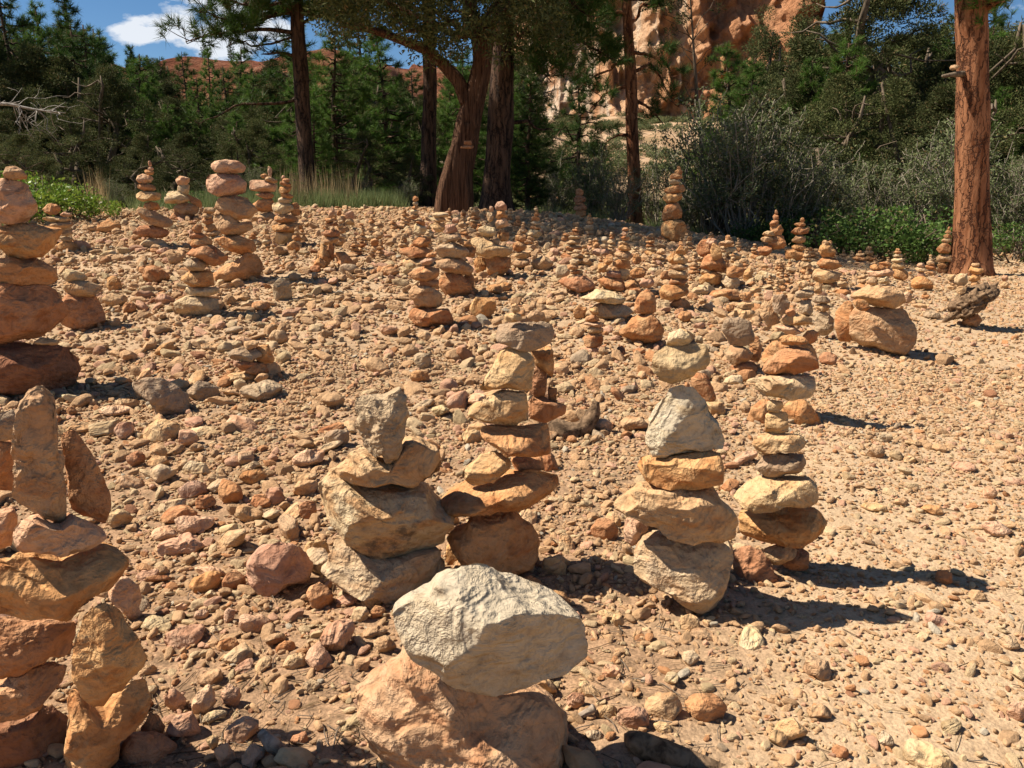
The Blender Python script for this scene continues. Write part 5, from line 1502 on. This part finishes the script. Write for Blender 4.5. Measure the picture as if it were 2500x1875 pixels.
# ---- the large individual pines
def P3(px, py, Y): return at(px, py, Y)
def big(kind, label, base, root_group=None):
    e = link(kind, None, loc=base); return tag(e, label, 'tree', root_group)
def limb_tufts(mb, cb, c, r, k, L=.17, spread=.25, r0=.03, twigs=True):
    mb.tube(c, np.linspace(r0, .006, len(c)), 5)
    Cn, Dn = [], []
    for q in range(k):
        t = r.uniform(.35, 1.)*(len(c)-1); i0 = min(int(t), len(c)-2); p = c[i0]+(c[i0+1]-c[i0])*(t-i0); off = r.normal(size=3)*spread*.6; off[2] = abs(off[2])*.7
        e = p+off
        if twigs: mb.tube(np.array([p, p+off*.5+[0, 0, -.01], e]), [.008, .006, .004], 3)
        for j in range(3): Cn.append(e+r.normal(size=3)*.06); Dn.append(unit(off)+np.array([0, 0, .3])+r.normal(size=3)*.3)
    tufts(cb, np.array(Cn), unit(np.array(Dn)), r, 36, L, .0085)
# left pine
r = rs(71); Yp = 12.6; B0 = P3(755, 490, Yp); B0[2] = float(terr(B0[0], Yp))-.05; tb = MB(); cb = MB()
pts = [B0]+[P3(a, b, Yp) for a, b in ((750, 430), (743, 330), (737, 230), (732, 130), (726, 40), (718, -120), (712, -400), (708, -700))]
pts = np.array(pts)-B0; tt = np.linspace(0, 8, 34); pth = np.stack([np.interp(tt, range(9), pts[:, q]) for q in range(3)], 1); tb.tube(pth, np.interp(tt, [0, 1, 4, 8], [.165, .135, .115, .05]), 14, nz=.12)
def lim(a, b, Y2, k, bend=.25, up=.1, r0=.035, L=.17, spread=.25):
    c = curve(P3(*a, Yp)-B0, P3(*b, Y2)-B0, bend, r, 12, up); limb_tufts(tb, cb, c, r, k, L, spread, r0)
lim((733, 82), (468, 112), 12.0, 26, .12, .12, .04); lim((733, 85), (520, 150), 12.3, 6, .2, .1, .02); lim((737, 244), (480, 305), 12.2, 5, .15, .1, .03, spread=.12); lim((735, 140), (640, 128), 12.4, 6)
for q in range(26):
    s = (728+r.uniform(-8, 4), r.uniform(-260, 60)); a = r.choice([-1, 1]); l = r.uniform(80, 270)
    lim(s, (s[0]+a*l, s[1]+r.uniform(-50, 60)), Yp+r.uniform(-1.4, 1.4), int(8+l/14), .25)
for (a, b) in (((500, 60), 20), ((560, 10), 24), ((640, 40), 22), ((470, 95), 12), ((820, 20), 26), ((880, 60), 20)):
    c0 = P3(733, 30, Yp)-B0; lim((733, 30), a, Yp+r.uniform(-1, .5), b, .2)
e = big('pine_tree', 'tall pine with dark straight trunk and long left branch beside the dry grass', B0); link('trunk', tb.mesh('trunk', BK_DARK), e); link('crown', cb.mesh('crown', LF_PINE, False), e)
def column_pine(label, base, px_pts, Y, r0, r1, mt, limbs, seed, lf=LF_PINE):
    global Yp, B0, tb, cb, r
    r = rs(seed); Yp = Y; B0 = P3(*base, Y); B0[2] = float(terr(B0[0], Y))-.05; tb = MB(); cb = MB()
    pts = np.array([B0]+[P3(a, b, Y) for a, b in px_pts])-B0; n = len(pts); tt = np.linspace(0, n-1, 40)
    pth = np.stack([np.interp(tt, range(n), pts[:, q]) for q in range(3)], 1); fl = 1+.55*np.exp(-tt*2.6)
    tb.tube(pth, np.linspace(r0, r1, 40)*fl, 20, nz=.10, seed=seed)
    for L_ in limbs: lim(*L_)
    e = big('pine_tree', label, B0); link('trunk', tb.mesh('trunk', mt), e)
    if cb.V: link('crown', cb.mesh('crown', lf, False), e)
    return e
q = rs(5)
column_pine('dark pine trunk half hidden left of the leaning trunk', (1045, 490), [(1048, 330), (1050, 200), (1048, 100), (1046, -200), (1040, -700)], 13.2, .12, .08, BK_DARK,
            [((1047, y_), (1047+s_*d_, y_+30), 13.2+dy_, 14, .25) for y_, s_, d_, dy_ in [(20, -1, 150, 1), (-20, 1, 170, .5), (-80, -1, 220, -1), (-100, 1, 200, 1), (60, -1, 90, -.4)]], 81)
column_pine('thick dark pine trunk right of the leaning trunk', (1212, 515), [(1215, 430), (1222, 300), (1228, 150), (1232, 0), (1236, -300), (1240, -800)], 11.9, .20, .13, BK_DARK,
            [((1229, y_), (1229+dx_, y_+dyy), 11.9+dy_, k_, .22, .1) for y_, dx_, dyy, dy_, k_ in [(20, 210, 90, -.6, 36), (-10, 260, 150, .4, 40), (60, 150, 120, .6, 26), (-60, 330, 60, .2, 40), (-90, 230, 120, -1, 40), (100, 130, 100, -.3, 20), (-40, -160, 60, .3, 26), (-100, 120, 60, .8, 30), (300, 130, 25, .2, 2), (-120, 420, 90, .9, 36)]], 82)
column_pine('slim reddish pine trunk in front of the scrub below the cliff', (1552, 505), [(1548, 420), (1543, 300), (1540, 180), (1532, 60), (1525, -100), (1520, -400)], 13.5, .105, .07, BK_RED,
            [((1536, y_), (1536+dx_, y_+dyy), 13.5+dy_, k_, .3, .25) for y_, dx_, dyy, dy_, k_ in [(110, -90, 40, .2, 8), (130, 95, 40, -.3, 8), (175, 120, 70, .3, 8), (150, -120, 70, .3, 8), (60, 100, -50, .2, 12), (40, -100, 20, -.4, 16), (0, 120, 10, .4, 16), (210, -90, 60, 0, 5), (240, 80, 60, 0, 4), (-20, -140, 30, 0, 20), (-60, 150, -10, 0, 16), (330, -60, 20, 0, 3)]], 83)
e = column_pine('big red-barked pine trunk at the right edge of the clearing', (2372, 662), [(2372, 560), (2374, 450), (2376, 330), (2374, 200), (2372, 80), (2368, -40), (2365, -300), (2360, -800)], 9.2, .178, .145, BK_RED,
            [((2395, 20), (2500, -10), 9.0, 8, .15, .1, .07), ((2400, 30), (2450, 5), 8.8, 6, .1), ((2372, -180), (2620, -120), 9.4, 30, .2), ((2372, -260), (2150, -200), 9.2, 30, .2), ((2368, -350), (2560, -330), 8.2, 30, .2), ((2368, -400), (2300, -380), 10.4, 30, .2)], 84, LF_PINEB)
c = np.array([P3(2385, 178, 9.2), P3(2335, 181, 9.1), P3(2300, 186, 9.05)])-B0
mb = MB(); mb.tube(c, [.04, .03, .014], 7, nz=.2); link('branch_stub', mb.mesh('branch_stub', BK_GREY), e)
o_, c_, d_ = make_stone('cairn_stone', parse('C t 1795,405,60,36,0'), 9.1, 7771); tag(o_, 'small tan stone balanced on the branch stub of the big red trunk', 'stone')
# the leaning juniper
Yj = TRUNK_Y+.32; r = rs(91); B0 = P3(1105, 560, Yj); B0[2] = float(terr(B0[0], Yj))-.05; tb = MB(); cb = MB()
Yp = Yj
def path(pp, Y, n=40):
    pts = np.array([P3(a, b, y_ if y_ else Y) for a, b, y_ in pp])-B0; k = len(pts); tt = np.linspace(0, k-1, n); s = np.stack([np.interp(tt, range(k), pts[:, q]) for q in range(3)], 1)
    for _ in range(3): s[1:-1] = (s[:-2]+2*s[1:-1]+s[2:])/4
    return s
tb.tube(path([(1110, 575, 0), (1118, 500, 0), (1122, 420, 0), (1138, 330, 0), (1158, 240, 0), (1172, 180, 0), (1182, 120, 0), (1192, 40, 0)], Yj, 70), np.interp(np.linspace(0, 1, 70), [0, .1, .35, .7, 1], [.225, .18, .15, .115, .075]), 44, .10, 3.2, 5, .12)
tb.tube(path([(1085, 540, 0), (1090, 470, 0), (1112, 380, 0), (1140, 300, 0)], Yj-.06, 40), np.linspace(.14, .07, 40), 26, .10, 2., 6, .12)
tb.tube(path([(1142, 250, 0), (1122, 200, 0), (1085, 160, 0), (1040, 120, Yj-.2), (985, 100, Yj-.4), (900, 70, Yj-.6), (830, 60, Yj-.8)], Yj, 44), np.linspace(.085, .03, 44), 18, .10, 4., 7, .1)
tb.tube(path([(1165, 200, 0), (1168, 150, 0), (1160, 90, 0), (1150, 0, 0)], Yj+.05, 20), np.linspace(.07, .04, 20), 14, .1, 3, 8, .1)
Cn, Rn = [], []
for k in range(330):
    px = r.uniform(800, 1420); top = -420; py = r.uniform(top, 118-abs(px-1130)*.06+r.uniform(-25, 30)); Y = Yj+r.uniform(-1.5, 1.4)
    if py > 60 and r.uniform() < .35: continue
    Cn.append(P3(px, py, Y)-B0); Rn.append(r.uniform(.14, .34))
for a, b in ((960, 40), (1020, 30), (1100, 30), (1240, 20), (1300, 30), (1180, -80), (1080, -100), (1280, -90), (900, 20)):
    c = curve(P3(1160+r.uniform(-20, 20), 90, Yj)-B0, P3(a, b, Yj+r.uniform(-1., 1.))-B0, .3, r, 10, .1); tb.tube(c, np.linspace(.045, .012, 10), 6, nz=.1)
for k in range(135):
    Cn.append(np.array([r.uniform(-3.1, -1.2), r.uniform(7.8, 10.2), r.uniform(3.45, 4.5)])-B0); Rn.append(r.uniform(.18, .34))
for k in range(150):
    Cn.append(P3(r.uniform(560, 1150), r.uniform(-1100, -230), Yj+r.uniform(-1.6, 1.2))-B0); Rn.append(r.uniform(.18, .36))
sprays(cb, np.array(Cn), np.array(Rn), r, 230, .06, .019, .1)
e = tag(link('juniper_tree', None, loc=B0), 'leaning twisted juniper with shredded bark at the back of the clearing', 'tree'); link('trunk', tb.mesh('trunk', BK_JUN), e); link('crown', cb.mesh('crown', LF_JUN, False), e)
# dead bleached branches at the left
r = rs(95); Y = 11.2; B0 = P3(-60, 262, Y); mb = MB()
m1 = path([(-60, 262, 0), (10, 250, 0), (55, 262, 0), (100, 270, 0), (160, 276, 0)], Y, 14); mb.tube(m1, np.linspace(.028, .006, 14), 6)
for k in range(26):
    s = m1[r.randint(2, 13)]; e_ = s+np.array([r.uniform(-.1, .5), r.uniform(-.4, .4), r.uniform(-.45, .22)]); c = curve(s, e_, .4, r, 7); mb.tube(c, np.linspace(.007, .002, 7), 3)
    s2 = c[4]; mb.tube(curve(s2, s2+r.normal(size=3)*.14, .3, r, 4), np.linspace(.004, .002, 4), 3)
tag(link('dead_branch', mb.mesh('dead_branch', DEADW), loc=B0), 'bleached bare dead branch against the dark junipers at left', 'branch')
# thin bare-stemmed young tree before the cliff
r = rs(96); Y = 13.2; B0 = P3(1722, 500, Y); mb = MB(); m1 = path([(1722, 500, 0), (1716, 400, 0), (1707, 300, 0), (1697, 180, 0), (1690, 60, 0), (1684, -20, 0)], Y, 20); mb.tube(m1, np.linspace(.04, .01, 20), 6, nz=.15)
Cn, Rn = [], []
for k in range(40):
    s = m1[r.randint(6, 20)]; e_ = s+np.array([r.uniform(-.55, .55), r.uniform(-.4, .4), r.uniform(.1, .55)]); c = curve(s, e_, .35, r, 6); mb.tube(c, np.linspace(.010, .003, 6), 3)
    if r.uniform() < .45: Cn.append(e_); Rn.append(r.uniform(.06, .12))
cb = MB(); sprays(cb, np.array(Cn), np.array(Rn), r, 60, .05, .018)
e = tag(link('juniper_tree', None, loc=B0), 'thin bare-stemmed tree silhouetted against the pale part of the cliff', 'tree'); link('trunk', mb.mesh('trunk', BK_GREY), e); link('crown', cb.mesh('crown', LF_JUN, False), e)
# ---- grasses and ground cover (uncountable)
def grass(name, px0, px1, Y0, Y1, n, L, W, m, label, seed, lean=.18, clump=.0):
    r = rs(seed); Y = r.uniform(Y0, Y1, n); px = r.uniform(px0, px1, n)
    if clump: c = r.uniform(px0, px1, 24); px = c[r.randint(0, 24, n)]+r.normal(0, clump, n)
    X_ = (px-1250)/F*Y; Z_ = terr(X_, Y); P = np.stack([X_, Y, Z_], 1); b = P.mean(0)
    D_ = unit(np.stack([r.normal(0, lean, n), r.normal(0, lean, n), np.ones(n)], 1)); mb = MB(); mb.add(*blades(P-b, D_, L*r.uniform(.45, 1.1, n), W, r))
    return tag(link(name, mb.mesh(name, m, False), loc=b), label, 'grass', kind='stuff')
grass('dry_grass', 690, 880, 11.3, 12.3, 480, .62, .011, LF_DRY, 'tall straw-coloured dry grass around the left pine base', 1, .09, 14)
grass('dry_grass', 240, 290, 10.4, 11., 90, .55, .010, LF_DRY, 'thin dry stalks behind the ten-stone cairn', 2, .1)
grass('green_grass', 640, 1010, 11.0, 12.8, 9000, .30, .009, LF_GRS, 'grey-green grass tufts between the left pine and leaning trunk', 3, .3, 16)
grass('green_grass', 240, 640, 9.9, 12.5, 5000, .28, .009, LF_GRS, 'dim green grass behind the left cairns', 4, .3, 16)
grass('green_grass', 1270, 1750, 12.0, 16, 6000, .24, .010, LF_GRS, 'sparse grass under the scrub at the centre right', 5, .3, 14)
r = rs(99)
n = 2200; Y = 15+r.uniform(0, 1, n)**1.5*70; X_ = r.uniform(-.75, .8, n)*Y; Z_ = terr(X_, Y)
cover = []
for k in range(3):
    mb = MB(); q = rs(200+k); sprays(mb, np.array([[0, 0, .25], [.2, 0, .2], [-.2, .1, .2]]), np.array([.3, .25, .22]), q, 150, .1, .035, .6); cover.append(mb.mesh('low_shrub', [LF_SCR, LF_JUN, LF_SCR][k], False))
s = r.uniform(.5, 1.3, n)*(1+np.clip(Y-50, 0, 150)/45); scatter('ground_cover', np.stack([X_, Y, Z_], 1), np.stack([X_*0, X_*0, r.uniform(0, 6, n)], 1), np.stack([s, s, s*.8], 1), r.randint(0, 3, n), cover, 'low scrubby ground cover on the slopes behind the wood', 'ground cover')
# ---- dead wood on the ground
def wood(name, pp, Y, rad, m, label, seed, cat='driftwood', nz=.25, knots=0):
    global B0
    r = rs(seed); B0 = P3(pp[len(pp)//2][0], pp[len(pp)//2][1], Y); p = path([(a, b, Y+c) for a, b, c in pp], Y, 24)+0; mb = MB(); mb.tube(p, np.interp(np.linspace(0, 1, 24), np.linspace(0, 1, len(rad)), rad), 12, .12, 3, seed, nz)
    for k in range(knots): s = p[r.randint(3, 21)]; mb.tube(curve(s, s+r.normal(size=3)*np.array([.05, .05, .03]), .3, r, 5), np.linspace(rad[1]*.5, rad[1]*.2, 5), 6, nz=.3)
    return tag(link(name, mb.mesh(name, m), loc=B0), label, cat)
h = hit(1400, 1065)[1]
wood('driftwood', [(1330, 1040, .0), (1370, 1058, 0), (1420, 1050, 0), (1448, 1015, .02), (1456, 980, .03)], h+.02, [.028, .045, .04, .032, .012], DARKW, 'curved weathered branch lying right of the seven-tier cairn', 1)
h = hit(690, 1850)[1]
wood('driftwood', [(640, 1790, .02), (665, 1815, 0), (700, 1842, 0), (728, 1862, -.01)], h, [.010, .014, .010, .012], DRIFT, 'short grey stick at the bottom left of centre', 2)
h = hit(1620, 1850)[1]
wood('driftwood', [(1535, 1800, .03), (1560, 1815, 0), (1620, 1845, 0), (1720, 1878, -.02), (1800, 1900, -.03)], h, [.010, .020, .022, .018, .01], DARKW, 'dark broken branch on the gravel at the bottom centre right', 3)
h = hit(340, 512)[1]
wood('driftwood', [(285, 512, 0), (310, 505, 0), (340, 500, 0), (358, 496, 0)], h+.1, [.03, .045, .045, .03], DARKW, 'dark log end behind the ten-stone cairn', 4)
h = hit(1440, 1755)[1]
wood('driftwood', [(1405, 1752, 0), (1420, 1745, 0), (1440, 1735, 0), (1452, 1728, 0)], h, [.005, .007, .008, .009], DRIFT, 'stubby grey twig among pebbles right of the two-stone cairn', 6)
# gnarled burl on its stone
r = rs(123); Yb = [c for c in CPOS if c[3] == 'bg'][0][1]; cc_ = P3(1700+1860*.36166, 440+825*.36166, Yb)
V, Fc = ICO[5]; d = V.copy(); P = d*np.array([.125, .085, .085]); P[:, 2] += .05*d[:, 0]*1.2
P = P*(1+.30*fbm(d*2.1, 71, 3)+.14*(1-2*np.abs(vn(d*6, 73))))[:, None]; P = P+.012*vn(P*40, 75)[:, None]*d
tag(link('wood_burl', newmesh('wood_burl', P, Fc, [DARKW]), loc=cc_), 'gnarled knotted lump of dead wood balanced on a rust stone at right', 'driftwood')
# ---- twigs and needles lying on the soil
r = rs(131); n = 14000; y = 1.+r.uniform(0, 1, n)**1.5*5.5; X_ = r.uniform(-.8, .8, n)*(y+.2); k = r.uniform(0, 1, n) < np.clip(1.1-path_mask(X_, y)*.88, 0, 1)*(.25+.9*litter_mask(X_, y)); X_, y = X_[k], y[k]; n = len(y); Z_ = terr(X_, y)
mb = MB()
TW = []
for k in range(6):
    q = rs(300+k); mb = MB(); mb.tube(curve([-.5, 0, 0], [.5, 0, 0], .12, q, 6), np.full(6, [.010, .012, .016, .02, .010, .022][k]), 4); TW.append(mb.mesh('twig', [DRIFT, LF_DRY, DARKW][k % 3]))
s = r.uniform(.02, .065, n); scatter('twig_litter', np.stack([X_, y, Z_+.004], 1), np.stack([r.normal(0, .06, n), r.normal(0, .06, n), r.uniform(0, 6.3, n)], 1), np.stack([s, s, s], 1), r.randint(0, 6, n), TW, 'dry needles and twig bits strewn over the soil', 'litter')
